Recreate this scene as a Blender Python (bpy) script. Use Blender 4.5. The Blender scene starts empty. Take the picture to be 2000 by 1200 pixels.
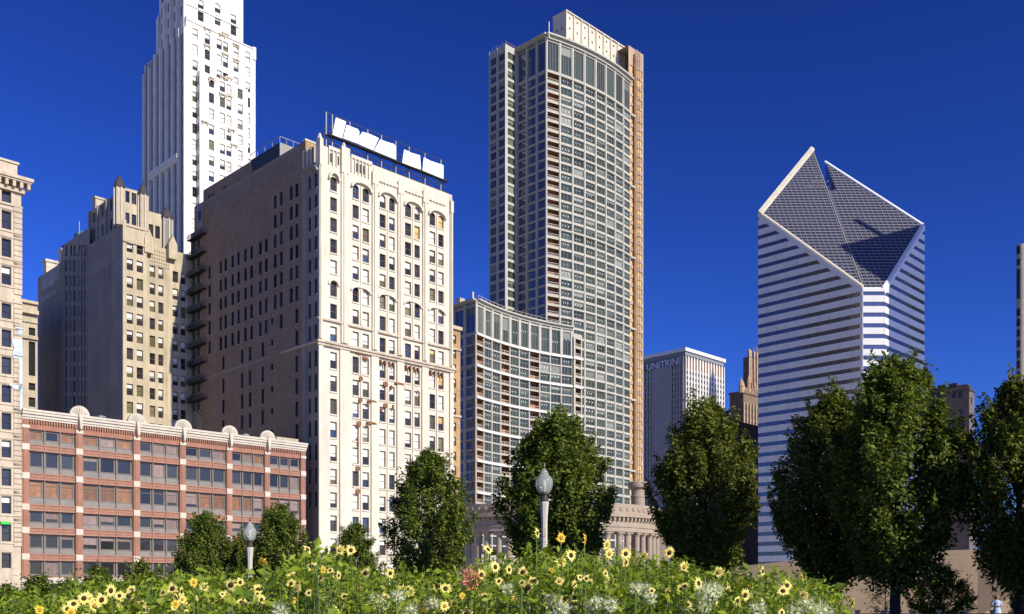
import bpy, math, random
from mathutils import Vector
random.seed(7)
SC = bpy.context.scene
COL = SC.collection
R = math.radians
C45 = math.sqrt(0.5)
F, HZ, EYE = 1875.0, 1150.0, 1.95      # focal length and horizon measured on the photograph (2000 px wide), eye height in metres
BASE = -3.0                            # street level

# ------------------------------------------------------------------ camera
cd = bpy.data.cameras.new('camera'); cam = bpy.data.objects.new('camera', cd); COL.objects.link(cam)
cam.location = (0, 0, EYE); cam.rotation_euler = (R(90), 0, 0)
cd.sensor_width = 36; cd.lens = F / 2000 * 36; cd.shift_y = (HZ - 600) / 2000
cd.clip_start = 0.1; cd.clip_end = 6000
SC.camera = cam

# ------------------------------------------------------------------ sky, sun, exposure
SUN_EL = R(31); SUN_N = R(5)           # the sun stands five degrees north of the east faces' normal
sh = (math.cos(SUN_N) * C45 + math.sin(SUN_N) * C45, -math.cos(SUN_N) * C45 + math.sin(SUN_N) * C45)
SUNV = Vector((sh[0] * math.cos(SUN_EL), sh[1] * math.cos(SUN_EL), math.sin(SUN_EL)))
w = bpy.data.worlds.new('World'); SC.world = w; w.use_nodes = True
nt = w.node_tree; bg = nt.nodes['Background']
sk = nt.nodes.new('ShaderNodeTexSky'); sk.sky_type = 'NISHITA'; sk.sun_disc = False
sk.sun_elevation = SUN_EL; sk.sun_rotation = math.atan2(sh[0], sh[1])
sk.altitude = 0; sk.air_density = 1.0; sk.dust_density = 0.6; sk.ozone_density = 4.0
gm = nt.nodes.new('ShaderNodeGamma'); gm.inputs[1].default_value = 1.75      # the deep polarised blue of the photograph, applied to the whole sky
ml = nt.nodes.new('ShaderNodeVectorMath'); ml.operation = 'MULTIPLY'; ml.inputs[1].default_value = (0.100, 0.145, 0.300)
nt.links.new(sk.outputs[0], gm.inputs[0]); nt.links.new(gm.outputs[0], ml.inputs[0])
nt.links.new(ml.outputs[0], bg.inputs[0]); bg.inputs[1].default_value = 0.10
sl = bpy.data.lights.new('sun', 'SUN'); sl.energy = 4.5; sl.angle = R(0.5); sl.color = (1.0, 0.93, 0.74)
so = bpy.data.objects.new('sun', sl); COL.objects.link(so); so.location = (60, -60, 80)
so.rotation_euler = SUNV.to_track_quat('Z', 'Y').to_euler()
SC.view_settings.view_transform = 'Standard'; SC.view_settings.look = 'None'
SC.view_settings.exposure = 0.45; SC.view_settings.gamma = 1.0; SC.view_settings.use_curve_mapping = False

# ------------------------------------------------------------------ materials
MATS = {}
def mat(name, col, rough=0.8, var=0.12, scale=0.4, bump=0.0, bscale=8.0, spec=0.3, metal=0.0, streak=0.0, rnd=0.0):
    if name in MATS: return MATS[name]
    m = bpy.data.materials.new(name); m.use_nodes = True; n = m.node_tree; L = n.links
    b = n.nodes['Principled BSDF']; b.inputs['Roughness'].default_value = rough
    b.inputs['Specular IOR Level'].default_value = spec; b.inputs['Metallic'].default_value = metal
    tc = n.nodes.new('ShaderNodeTexCoord')
    no = n.nodes.new('ShaderNodeTexNoise'); no.inputs['Scale'].default_value = scale; no.inputs['Detail'].default_value = 6
    no.inputs['Roughness'].default_value = 0.65
    L.new(tc.outputs['Object'], no.inputs['Vector'])
    mp = n.nodes.new('ShaderNodeMapRange'); mp.inputs[1].default_value = 0.25; mp.inputs[2].default_value = 0.75
    mp.inputs[3].default_value = 1 - var * 1.6; mp.inputs[4].default_value = 1 + var
    L.new(no.outputs['Fac'], mp.inputs[0]); fac = mp.outputs[0]
    def mul(a, bb):
        q = n.nodes.new('ShaderNodeMath'); q.operation = 'MULTIPLY'; L.new(a, q.inputs[0]); L.new(bb, q.inputs[1]); return q.outputs[0]
    if streak:
        mpp = n.nodes.new('ShaderNodeMapping'); mpp.inputs['Scale'].default_value = (1.3, 1.3, 0.05)
        L.new(tc.outputs['Object'], mpp.inputs['Vector'])
        n2 = n.nodes.new('ShaderNodeTexNoise'); n2.inputs['Scale'].default_value = 1.0; n2.inputs['Detail'].default_value = 5
        L.new(mpp.outputs[0], n2.inputs['Vector'])
        m2 = n.nodes.new('ShaderNodeMapRange'); m2.inputs[1].default_value = 0.3; m2.inputs[2].default_value = 0.6
        m2.inputs[3].default_value = 1 - streak; m2.inputs[4].default_value = 1.0
        L.new(n2.outputs['Fac'], m2.inputs[0]); fac = mul(fac, m2.outputs[0])
    if rnd:
        oi = n.nodes.new('ShaderNodeObjectInfo'); m3 = n.nodes.new('ShaderNodeMapRange')
        m3.inputs[3].default_value = 1 - rnd; m3.inputs[4].default_value = 1 + rnd
        L.new(oi.outputs['Random'], m3.inputs[0]); fac = mul(fac, m3.outputs[0])
    rgb = n.nodes.new('ShaderNodeRGB'); rgb.outputs[0].default_value = (*col, 1)
    vm = n.nodes.new('ShaderNodeVectorMath'); vm.operation = 'SCALE'
    L.new(rgb.outputs[0], vm.inputs[0]); L.new(fac, vm.inputs['Scale']); L.new(vm.outputs[0], b.inputs['Base Color'])
    if bump:
        bp = n.nodes.new('ShaderNodeBump'); bp.inputs['Strength'].default_value = bump; bp.inputs['Distance'].default_value = 0.05
        n3 = n.nodes.new('ShaderNodeTexNoise'); n3.inputs['Scale'].default_value = bscale; n3.inputs['Detail'].default_value = 4
        L.new(tc.outputs['Object'], n3.inputs['Vector']); L.new(n3.outputs['Fac'], bp.inputs['Height']); L.new(bp.outputs[0], b.inputs['Normal'])
    MATS[name] = m; return m
def brick(name, col, mortar, bw=0.22, rh=0.075, var=0.25, streak=0.2):
    m = mat(name, col, 0.9, var, 0.25, streak=streak, spec=0.15); n = m.node_tree; L = n.links
    b = n.nodes['Principled BSDF']; src = b.inputs['Base Color'].links[0].from_socket
    tc = n.nodes.new('ShaderNodeTexCoord'); sp = n.nodes.new('ShaderNodeSeparateXYZ'); L.new(tc.outputs['Object'], sp.inputs[0])
    ad = n.nodes.new('ShaderNodeMath'); L.new(sp.outputs[0], ad.inputs[0]); L.new(sp.outputs[1], ad.inputs[1])
    cb = n.nodes.new('ShaderNodeCombineXYZ'); L.new(ad.outputs[0], cb.inputs[0]); L.new(sp.outputs[2], cb.inputs[1])
    bt = n.nodes.new('ShaderNodeTexBrick'); bt.inputs['Scale'].default_value = 1; bt.inputs['Brick Width'].default_value = bw * 3
    bt.inputs['Row Height'].default_value = rh * 4; bt.inputs['Mortar Size'].default_value = 0.02
    bt.inputs['Color1'].default_value = (1.12, 1.1, 1.08, 1); bt.inputs['Color2'].default_value = (0.86, 0.86, 0.88, 1)
    bt.inputs['Mortar'].default_value = (*mortar, 1)
    L.new(cb.outputs[0], bt.inputs['Vector'])
    mx = n.nodes.new('ShaderNodeVectorMath'); mx.operation = 'MULTIPLY'; L.new(src, mx.inputs[0]); L.new(bt.outputs['Color'], mx.inputs[1])
    L.new(mx.outputs[0], b.inputs['Base Color']); return m
def glass(name, col, rough=0.05, metal=0.0, spec=0.6, rnd=0.5, wav=0.02):
    m = mat(name, col, rough, 0.1, 0.6, spec=spec, metal=metal, rnd=rnd); n = m.node_tree; L = n.links
    b = n.nodes['Principled BSDF']
    ge = n.nodes.new('ShaderNodeNewGeometry'); n3 = n.nodes.new('ShaderNodeTexNoise'); n3.inputs['Scale'].default_value = 0.55
    n3.inputs['Detail'].default_value = 2; L.new(ge.outputs['Position'], n3.inputs['Vector'])
    bp = n.nodes.new('ShaderNodeBump'); bp.inputs['Strength'].default_value = 1; bp.inputs['Distance'].default_value = wav
    L.new(n3.outputs['Fac'], bp.inputs['Height']); L.new(bp.outputs[0], b.inputs['Normal']); return m
def leafmat(name, c1, c2, trans=0.35, spec=0.35, rough=0.5):
    m = bpy.data.materials.new(name); m.use_nodes = True; n = m.node_tree; L = n.links
    b = n.nodes['Principled BSDF']; out = n.nodes['Material Output']
    ge = n.nodes.new('ShaderNodeNewGeometry'); cr = n.nodes.new('ShaderNodeMixRGB')
    cr.inputs[1].default_value = (*c1, 1); cr.inputs[2].default_value = (*c2, 1)
    L.new(ge.outputs['Random Per Island'], cr.inputs[0])
    L.new(cr.outputs[0], b.inputs['Base Color']); b.inputs['Roughness'].default_value = rough; b.inputs['Specular IOR Level'].default_value = spec
    t = n.nodes.new('ShaderNodeBsdfTranslucent'); g = n.nodes.new('ShaderNodeMixRGB'); g.blend_type = 'MULTIPLY'; g.inputs[0].default_value = 1
    L.new(cr.outputs[0], g.inputs[1]); g.inputs[2].default_value = (1.6, 1.5, 0.5, 1); L.new(g.outputs[0], t.inputs[0])
    mx = n.nodes.new('ShaderNodeMixShader'); mx.inputs[0].default_value = trans
    L.new(b.outputs[0], mx.inputs[1]); L.new(t.outputs[0], mx.inputs[2]); L.new(mx.outputs[0], out.inputs[0])
    MATS[name] = m; return m

M_terra = mat('white_terracotta', (0.68, 0.65, 0.60), 0.55, 0.10, 0.2, streak=0.18, spec=0.4)
M_cream = mat('cream_terracotta', (0.60, 0.535, 0.43), 0.6, 0.10, 0.2, streak=0.16, bump=0.2, bscale=3)
M_creamdk = mat('cream_trim', (0.50, 0.41, 0.31), 0.7, 0.2, 0.6, streak=0.2)
M_brown = brick('brown_brick', (0.25, 0.185, 0.145), (1.15, 1.12, 1.08), var=.12, streak=.08)
M_tanbrick = brick('tan_brick', (0.42, 0.27, 0.14), (1.1, 1.1, 1.05))
M_rust = mat('exposed_brown_brick', (0.22, 0.10, 0.05), 0.9, 0.4, 2.0)
M_redt = mat('red_terracotta', (0.31, 0.145, 0.095), 0.75, 0.15, 0.5, streak=0.15, bump=0.2, bscale=5)
M_redlt = mat('red_terracotta_light', (0.34, 0.185, 0.13), 0.75, 0.15, 0.8, streak=0.1)
M_stone = mat('pale_stone', (0.52, 0.46, 0.38), 0.8, 0.12, 0.8, bump=0.3, bscale=6)
M_lime = mat('limestone', (0.52, 0.43, 0.32), 0.85, 0.16, 0.5, streak=0.22, bump=0.35, bscale=3)
M_limedk = mat('limestone_joint', (0.36, 0.28, 0.20), 0.9, 0.2, 0.8)
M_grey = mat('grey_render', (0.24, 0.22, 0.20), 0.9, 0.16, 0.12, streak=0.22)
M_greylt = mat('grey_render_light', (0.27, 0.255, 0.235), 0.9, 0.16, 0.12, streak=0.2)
M_beige = mat('beige_stone', (0.48, 0.40, 0.285), 0.8, 0.16, 0.25, streak=0.25, bump=0.2, bscale=2)
M_mull = mat('bronze_mullion', (0.15, 0.125, 0.105), 0.5, 0.1, 1.0, spec=0.4)
M_sill = mat('grey_sill_panel', (0.21, 0.185, 0.165), 0.6, 0.12, 0.8)
M_frame = mat('brown_window_frame', (0.16, 0.10, 0.07), 0.6, 0.15, 1.0)
M_whfr = mat('white_window_frame', (0.55, 0.53, 0.50), 0.6, 0.1, 1.0)
M_blind = mat('window_blind', (0.62, 0.60, 0.54), 0.45, 0.1, 0.7, spec=0.5, rnd=0.22)
M_wood = mat('plywood_screen', (0.22, 0.095, 0.04), 0.5, 0.3, 1.5, spec=0.5, rnd=0.35)
M_pink = mat('pale_curtain', (0.22, 0.15, 0.13), 0.5, 0.2, 1.2, spec=0.5, rnd=0.3)
M_glass = glass('dark_glass', (0.034, 0.034, 0.036), spec=0.4)
M_glassb = glass('blue_glass', (0.045, 0.06, 0.10), spec=0.9)
M_glassg = glass('green_glass', (0.046, 0.060, 0.050), spec=0.25, rnd=0.4)
M_glasso = glass('olive_glass', (0.13, 0.12, 0.065), spec=0.5, rnd=0.5)
M_mirror = glass('coated_glass', (0.17, 0.18, 0.22), rough=0.04, metal=0.7, rnd=0.05, wav=0.05)
M_roofgl = glass('roof_glass', (0.034, 0.036, 0.070), rough=0.15, metal=0.0, spec=0.5, rnd=0.05, wav=0.02)
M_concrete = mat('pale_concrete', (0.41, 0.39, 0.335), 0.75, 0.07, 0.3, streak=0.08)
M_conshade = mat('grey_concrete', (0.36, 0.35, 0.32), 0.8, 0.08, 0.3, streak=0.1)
M_panel = mat('white_panel', (0.66, 0.66, 0.65), 0.45, 0.05, 0.15, rnd=0.04, spec=0.4)
M_bar = mat('glazing_bar', (0.22, 0.215, 0.225), 0.5, 0.05, 0.5)
M_balc = mat('balcony_interior', (0.30, 0.15, 0.075), 0.8, 0.25, 0.7, rnd=0.25)
M_rail = mat('balcony_rail', (0.60, 0.50, 0.40), 0.6, 0.1, 1.0)
M_curt = mat('inner_curtain', (0.15, 0.16, 0.14), 0.5, 0.2, 0.8, spec=0.4, rnd=0.45)
M_scaf = mat('raw_sheathing', (0.62, 0.38, 0.14), 0.8, 0.3, 0.35, rnd=0.2)
M_pinkcon = mat('raw_block', (0.36, 0.26, 0.18), 0.85, 0.25, 0.35, rnd=0.15)
M_steel = mat('galvanised_steel', (0.30, 0.30, 0.29), 0.5, 0.2, 1.0, metal=0.3)
M_black = mat('black_iron', (0.022, 0.021, 0.022), 0.6, 0.2, 2.0)
M_dark = mat('dark_metal_box', (0.03, 0.03, 0.036), 0.5, 0.2, 0.8)
M_signw = mat('sign_white', (0.88, 0.88, 0.88), 0.5, 0.02, 0.5)
M_copper = mat('green_copper', (0.16, 0.26, 0.20), 0.6, 0.2, 0.5)
M_teal = mat('teal_tank', (0.04, 0.16, 0.20), 0.6, 0.2, 0.5)
M_slate = mat('slate_cap', (0.05, 0.045, 0.05), 0.7, 0.2, 1.0)
M_bronze = mat('bronze_glass', (0.30, 0.14, 0.05), 0.4, 0.2, 0.5, spec=0.5)
M_gothic = mat('brown_gothic_stone', (0.20, 0.135, 0.10), 0.85, 0.2, 0.4, streak=0.2)
M_gothlt = mat('gothic_rib_stone', (0.42, 0.30, 0.20), 0.85, 0.2, 0.4)
M_purple = mat('dark_purple_brick', (0.075, 0.050, 0.055), 0.9, 0.2, 0.4)
M_mauve = mat('shaded_mauve_brick', (0.135, 0.105, 0.10), 0.9, 0.2, 0.3)
M_mono = mat('monument_limestone', (0.33, 0.26, 0.195), 0.8, 0.12, 0.8, bump=0.3, bscale=4)
M_post = mat('lamp_post_paint', (0.56, 0.50, 0.43), 0.5, 0.12, 3.0, streak=0.15, spec=0.4)
M_collar = mat('bronze_collar', (0.085, 0.06, 0.045), 0.45, 0.2, 6.0, metal=0.4)
M_tent = mat('tan_tent_fabric', (0.27, 0.195, 0.125), 0.85, 0.1, 0.4, bump=0.2, bscale=0.8)
M_orange = mat('orange_box_paint', (0.72, 0.32, 0.03), 0.5, 0.1, 3.0)
M_redrail = mat('red_rail', (0.32, 0.09, 0.05), 0.6, 0.1, 2.0)
M_bark = mat('bark', (0.055, 0.042, 0.035), 0.9, 0.3, 6.0, bump=0.6, bscale=20)
M_stem = mat('plant_stem', (0.13, 0.19, 0.05), 0.6, 0.2, 5.0)
M_soil = mat('soil', (0.05, 0.04, 0.03), 0.95, 0.3, 2.0)
M_grass = mat('lawn', (0.055, 0.085, 0.025), 0.9, 0.3, 0.5, bump=0.5, bscale=20)
M_plaza = mat('pale_paving', (0.50, 0.47, 0.42), 0.9, 0.12, 0.05)
M_asph = mat('asphalt', (0.055, 0.055, 0.056), 0.9, 0.2, 0.5)
M_pave = mat('pavement', (0.32, 0.30, 0.27), 0.9, 0.15, 0.5)
M_disc = mat('flower_disc', (0.045, 0.022, 0.010), 0.9, 0.3, 60.0)
M_discy = mat('yellow_flower_disc', (0.36, 0.22, 0.03), 0.9, 0.3, 60.0)
M_leafA = leafmat('tree_leaf', (0.036, 0.060, 0.010), (0.19, 0.24, 0.034), 0.28, 0.22, 0.55)
M_leafB = leafmat('warm_tree_leaf', (0.044, 0.060, 0.010), (0.20, 0.225, 0.033), 0.28, 0.22, 0.55)
M_leafC = leafmat('bed_leaf', (0.065, 0.125, 0.011), (0.31, 0.38, 0.035), 0.35, 0.25, 0.5)
M_petal = leafmat('pale_yellow_petal', (0.84, 0.66, 0.10), (0.90, 0.80, 0.30), 0.30, 0.2, 0.7)
M_gold = leafmat('gold_petal', (0.80, 0.50, 0.03), (0.85, 0.62, 0.08), 0.30, 0.2, 0.7)
M_white = leafmat('white_petal', (0.55, 0.60, 0.40), (0.78, 0.79, 0.72), 0.30, 0.2, 0.7)
M_pinkp = leafmat('pink_petal', (0.62, 0.22, 0.16), (0.75, 0.40, 0.33), 0.30, 0.2, 0.7)

# ------------------------------------------------------------------ mesh helpers
class Fr:
    """a wall plane: u runs along it, w runs into the building, v is up"""
    def __init__(s, ox=0, oy=0, rz=0.0): s.ox, s.oy, s.rz = ox, oy, rz; s.c, s.s = math.cos(rz), math.sin(rz)
    def p(s, u, w, v): return (s.ox + u * s.c - w * s.s, s.oy + u * s.s + w * s.c, v)
    def off(s, u, w, drz=0): q = s.p(u, w, 0); return Fr(q[0], q[1], s.rz + drz)
EAST = Fr()
def SOUTH(D): return Fr(0, D, R(-90))
class MB:
    def __init__(s): s.v, s.f, s.m = [], [], []
    def poly(s, pts, m=0):
        n = len(s.v); s.v += [tuple(p) for p in pts]; s.f.append(tuple(range(n, n + len(pts)))); s.m.append(m)
    def box(s, u0, u1, w0, w1, v0, v1, m=0, fr=EAST):
        n = len(s.v)
        for v in (v0, v1):
            for (u, w_) in ((u0, w0), (u1, w0), (u1, w1), (u0, w1)): s.v.append(fr.p(u, w_, v))
        for q in ((3, 2, 1, 0), (4, 5, 6, 7), (0, 1, 5, 4), (1, 2, 6, 5), (2, 3, 7, 6), (3, 0, 4, 7)):
            s.f.append(tuple(n + i for i in q)); s.m.append(m)
    def prism(s, pts, z0, z1, m=0, mt=None):
        """footprint pts; z0, z1 number or function(x, y)"""
        f0 = z0 if callable(z0) else (lambda x, y: z0); f1 = z1 if callable(z1) else (lambda x, y: z1)
        lo = [(x, y, f0(x, y)) for x, y in pts]; hi = [(x, y, f1(x, y)) for x, y in pts]; k = len(pts)
        s.poly(lo[::-1], m); s.poly(hi, m if mt is None else mt)
        for i in range(k): j = (i + 1) % k; s.poly([lo[i], lo[j], hi[j], hi[i]], m)
    def face_prism(s, uv, w0, w1, m=0, fr=EAST):
        """an outline drawn on the wall plane, given thickness"""
        a = [fr.p(u, w0, v) for u, v in uv]; b = [fr.p(u, w1, v) for u, v in uv]; k = len(uv)
        s.poly(a, m); s.poly(b[::-1], m)
        for i in range(k): j = (i + 1) % k; s.poly([a[j], a[i], b[i], b[j]], m)
    def lathe(s, prof, n=12, cx=0, cy=0, m=0, smooth=None):
        st = len(s.v); k = len(prof)
        for r, z in prof:
            for i in range(n): a = 2 * math.pi * i / n; s.v.append((cx + r * math.cos(a), cy + r * math.sin(a), z))
        for j in range(k - 1):
            for i in range(n):
                i2 = (i + 1) % n; s.f.append((st + j * n + i, st + j * n + i2, st + (j + 1) * n + i2, st + (j + 1) * n + i)); s.m.append(m)
        s.f.append(tuple(st + (k - 1) * n + i for i in range(n))); s.m.append(m)
        s.f.append(tuple(st + i for i in reversed(range(n)))); s.m.append(m)
    def tube(s, p0, p1, r0, r1, n=5, m=0):
        p0, p1 = Vector(p0), Vector(p1); d = (p1 - p0).normalized(); a = d.orthogonal().normalized(); b = d.cross(a); st = len(s.v)
        for p, r in ((p0, r0), (p1, r1)):
            for i in range(n): t = 2 * math.pi * i / n; s.v.append(tuple(p + (a * math.cos(t) + b * math.sin(t)) * r))
        for i in range(n): j = (i + 1) % n; s.f.append((st + i, st + j, st + n + j, st + n + i)); s.m.append(m)
        s.f.append(tuple(st + n + i for i in range(n))); s.m.append(m)
    def mesh(s, name, mats):
        me = bpy.data.meshes.new(name); me.from_pydata(s.v, [], s.f)
        for x in (mats if isinstance(mats, (list, tuple)) else [mats]): me.materials.append(x)
        if any(s.m): me.polygons.foreach_set('material_index', s.m)
        me.update(); return me
    def build(s, name, mats, parent=None, loc=None, rz=0, smooth=False, kind=None):
        me = s.mesh(name, mats)
        if smooth: me.polygons.foreach_set('use_smooth', [True] * len(me.polygons))
        return obj(name, me, parent, loc, rz, kind)
def obj(name, data, parent=None, loc=None, rz=0, kind=None):
    o = bpy.data.objects.new(name, data); COL.objects.link(o); o.parent = parent
    if loc: o.location = loc
    if rz: o.rotation_euler = (0, 0, rz)
    if kind: o['kind'] = kind
    return o
def tag(o, label, cat, group=None):
    o['label'] = label; o['category'] = cat
    if group: o['group'] = group
    return o
def struct(o): o['kind'] = 'structure'; return o

def wall(mb, fr, u0, u1, z0, z1, ops, r=0.35, mw=0, mr=None):
    """a wall with real openings: ops are (u0, u1, v0, v1[, arched])"""
    mr = mw if mr is None else mr
    vs = sorted({z0, z1} | {o[2] for o in ops} | {o[3] for o in ops})
    for a, b in zip(vs, vs[1:]):
        if b - a < 1e-5: continue
        cut = sorted((o[0], o[1]) for o in ops if o[2] < b - 1e-6 and o[3] > a + 1e-6); x = u0
        for p, q in cut:
            if p > x + 1e-6: mb.poly([fr.p(x, 0, a), fr.p(p, 0, a), fr.p(p, 0, b), fr.p(x, 0, b)], mw)
            x = max(x, q)
        if x < u1 - 1e-6: mb.poly([fr.p(x, 0, a), fr.p(u1, 0, a), fr.p(u1, 0, b), fr.p(x, 0, b)], mw)
    for o in ops:
        p, q, a, b = o[:4]
        mb.poly([fr.p(p, 0, a), fr.p(p, 0, b), fr.p(p, r, b), fr.p(p, r, a)], mr); mb.poly([fr.p(q, 0, b), fr.p(q, 0, a), fr.p(q, r, a), fr.p(q, r, b)], mr)
        mb.poly([fr.p(q, 0, a), fr.p(p, 0, a), fr.p(p, r, a), fr.p(q, r, a)], mr); mb.poly([fr.p(p, 0, b), fr.p(q, 0, b), fr.p(q, r, b), fr.p(p, r, b)], mr)
        if len(o) > 4 and o[4]:
            wd = q - p; hh = wd * 0.38; ang = [i / 5 * math.pi / 2 for i in range(6)]
            L_ = [fr.p(p, 0, b)] + [fr.p(p + wd / 2 * (1 - math.cos(t)), 0, b - hh + hh * math.sin(t)) for t in ang][::-1]
            mb.poly(L_[::-1], mw)
            R_ = [fr.p(q, 0, b)] + [fr.p(q - wd / 2 * (1 - math.cos(t)), 0, b - hh + hh * math.sin(t)) for t in ang][::-1]
            mb.poly(R_, mw)
_cache = {}
def winmesh(kind, wd, ht, r, mats, ft=0.09, bars=(), rail=0.5):
    key = (kind, round(wd, 2), round(ht, 2), round(r, 2), tuple(m.name for m in mats), tuple(bars), rail)
    if key in _cache: return _cache[key]
    wd, ht = key[1], key[2]; mb = MB(); d0, d1 = r - 0.14, r - 0.02
    if kind == 'frame':
        for a, b, c, d in ((0, ft, 0, ht), (wd - ft, wd, 0, ht), (ft, wd - ft, 0, ft), (ft, wd - ft, ht - ft, ht)):
            mb.poly([(a, d0, c), (b, d0, c), (b, d0, d), (a, d0, d)])
        for a, b in (((ft, ft), (ft, ht - ft)), ((ft, ht - ft), (wd - ft, ht - ft)), ((wd - ft, ht - ft), (wd - ft, ft)), ((wd - ft, ft), (ft, ft))):
            mb.poly([(a[0], d0, a[1]), (b[0], d0, b[1]), (b[0], d1, b[1]), (a[0], d1, a[1])])
        if rail: mb.box(ft, wd - ft, d0 + 0.02, d1, ht * rail - 0.04, ht * rail + 0.04)
        for x in bars: mb.box(wd * x - ft / 2, wd * x + ft / 2, d0 + 0.01, d1, ft, ht - ft)
    elif kind == 'pane':
        mb.poly([(0.03, d1, 0.03), (wd - 0.03, d1, 0.03), (wd - 0.03, d1, ht - 0.03), (0.03, d1, ht - 0.03)])
    elif kind == 'blind':
        a = ht * (1 - rail); mb.box(ft, wd - ft, d1 - 0.03, d1 - 0.01, a, ht - ft)
    me = mb.mesh(kind, mats); _cache[key] = me; return me
def window(parent, fr, u0, u1, v0, v1, r=0.35, fm=None, gm=None, blind=0.0, bm=None, bars=(), rail=0.5, ft=0.09):
    q = fr.p(u0, 0, v0); wd, ht = u1 - u0, v1 - v0
    o = obj('window', winmesh('frame', wd, ht, r, [fm or M_frame], ft, bars, rail), parent, q, fr.rz)
    obj('pane', winmesh('pane', wd, ht, r, [gm or M_glass]), o)
    if blind: obj('blind', winmesh('blind', wd, ht, r, [bm or M_blind], ft, (), blind), o)
    return o
def fast_windows(mb, fr, ops, r, mg, mf=None):
    for o in ops:
        mb.poly([fr.p(o[0], r - .02, o[2]), fr.p(o[1], r - .02, o[2]), fr.p(o[1], r - .02, o[3]), fr.p(o[0], r - .02, o[3])], mg)
        if mf is not None:
            z = (o[2] + o[3]) / 2; mb.box(o[0], o[1], r - .12, r - .03, z - .05, z + .05, mf, fr)

class Bld:
    """a building on the street grid: origin at its south-east corner, x runs north, y runs west"""
    def __init__(s, name, label, cat, px=None, d=None, xy=None, base=BASE, group=None, rz=R(45)):
        s.x, s.y = xy if xy else ((px - 1000) / F * d, d); s.b = base
        s.o = obj(name, None, None, (s.x, s.y, base), rz); tag(s.o, label, cat, group)
    def at(s, u, w): return s.x + C45 * (u - w), s.y + C45 * (u + w)
    def n(s, px, u=0, w=0): x, y = s.at(u, w); r = (px - 1000) / F; return u + (r * y - x) / (C45 * (1 - r))
    def w(s, px, u=0, w=0): x, y = s.at(u, w); r = (px - 1000) / F; return w + (x - r * y) / (C45 * (1 + r))
    def h(s, py, u=0, w=0): return EYE + (HZ - py) * s.at(u, w)[1] / F - s.b

# ------------------------------------------------------------------ ground
def smooth(a, b, x): t = max(0.0, min(1.0, (x - a) / (b - a))); return t * t * (3 - 2 * t)
def ground_z(x, y):
    drop = smooth(-5, -15, x) * smooth(9, 16, y)
    return max(-3.0, -2.9 * max(drop, smooth(75, 105, y)))
def make_ground():
    xs = [-3000, -600, -200, -100, -60] + [i * 2.5 for i in range(-16, 29)] + [100, 200, 600, 3000]
    ys = [-600, -100, -30, -10, 0] + [2 + i * 3 for i in range(0, 40)] + [140, 300, 900, 4000]
    mb = MB(); nx = len(xs)
    for y in ys:
        for x in xs: mb.v.append((x, y, ground_z(x, y)))
    for j in range(len(ys) - 1):
        for i in range(nx - 1): mb.f.append((j * nx + i, j * nx + i + 1, (j + 1) * nx + i + 1, (j + 1) * nx + i)); mb.m.append(0 if (-62 < xs[i] < 60 and 1 < ys[j] < 80) else 1)
    struct(mb.build('ground', [M_grass, M_plaza], smooth=True))
make_ground()
P0 = ((42 - 1000) / F * 135, 135.0)       # the street line: corner between the cream and the red building
def street(name, e0, e1, z, m):           # strips that run along the building line, e = metres east of it
    mb = MB(); f = Fr(P0[0], P0[1], R(45)); mb.box(-140, 700, -e1, -e0, z - 0.12, z, 0, f); struct(mb.build(name, m))
street('pavement', 0.0, 6.0, BASE + 0.14, M_pave); street('road', 6.0, 24.0, BASE + 0.01, M_asph); street('park_pavement', 24.0, 30.0, BASE + 0.13, M_pave)

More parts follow.
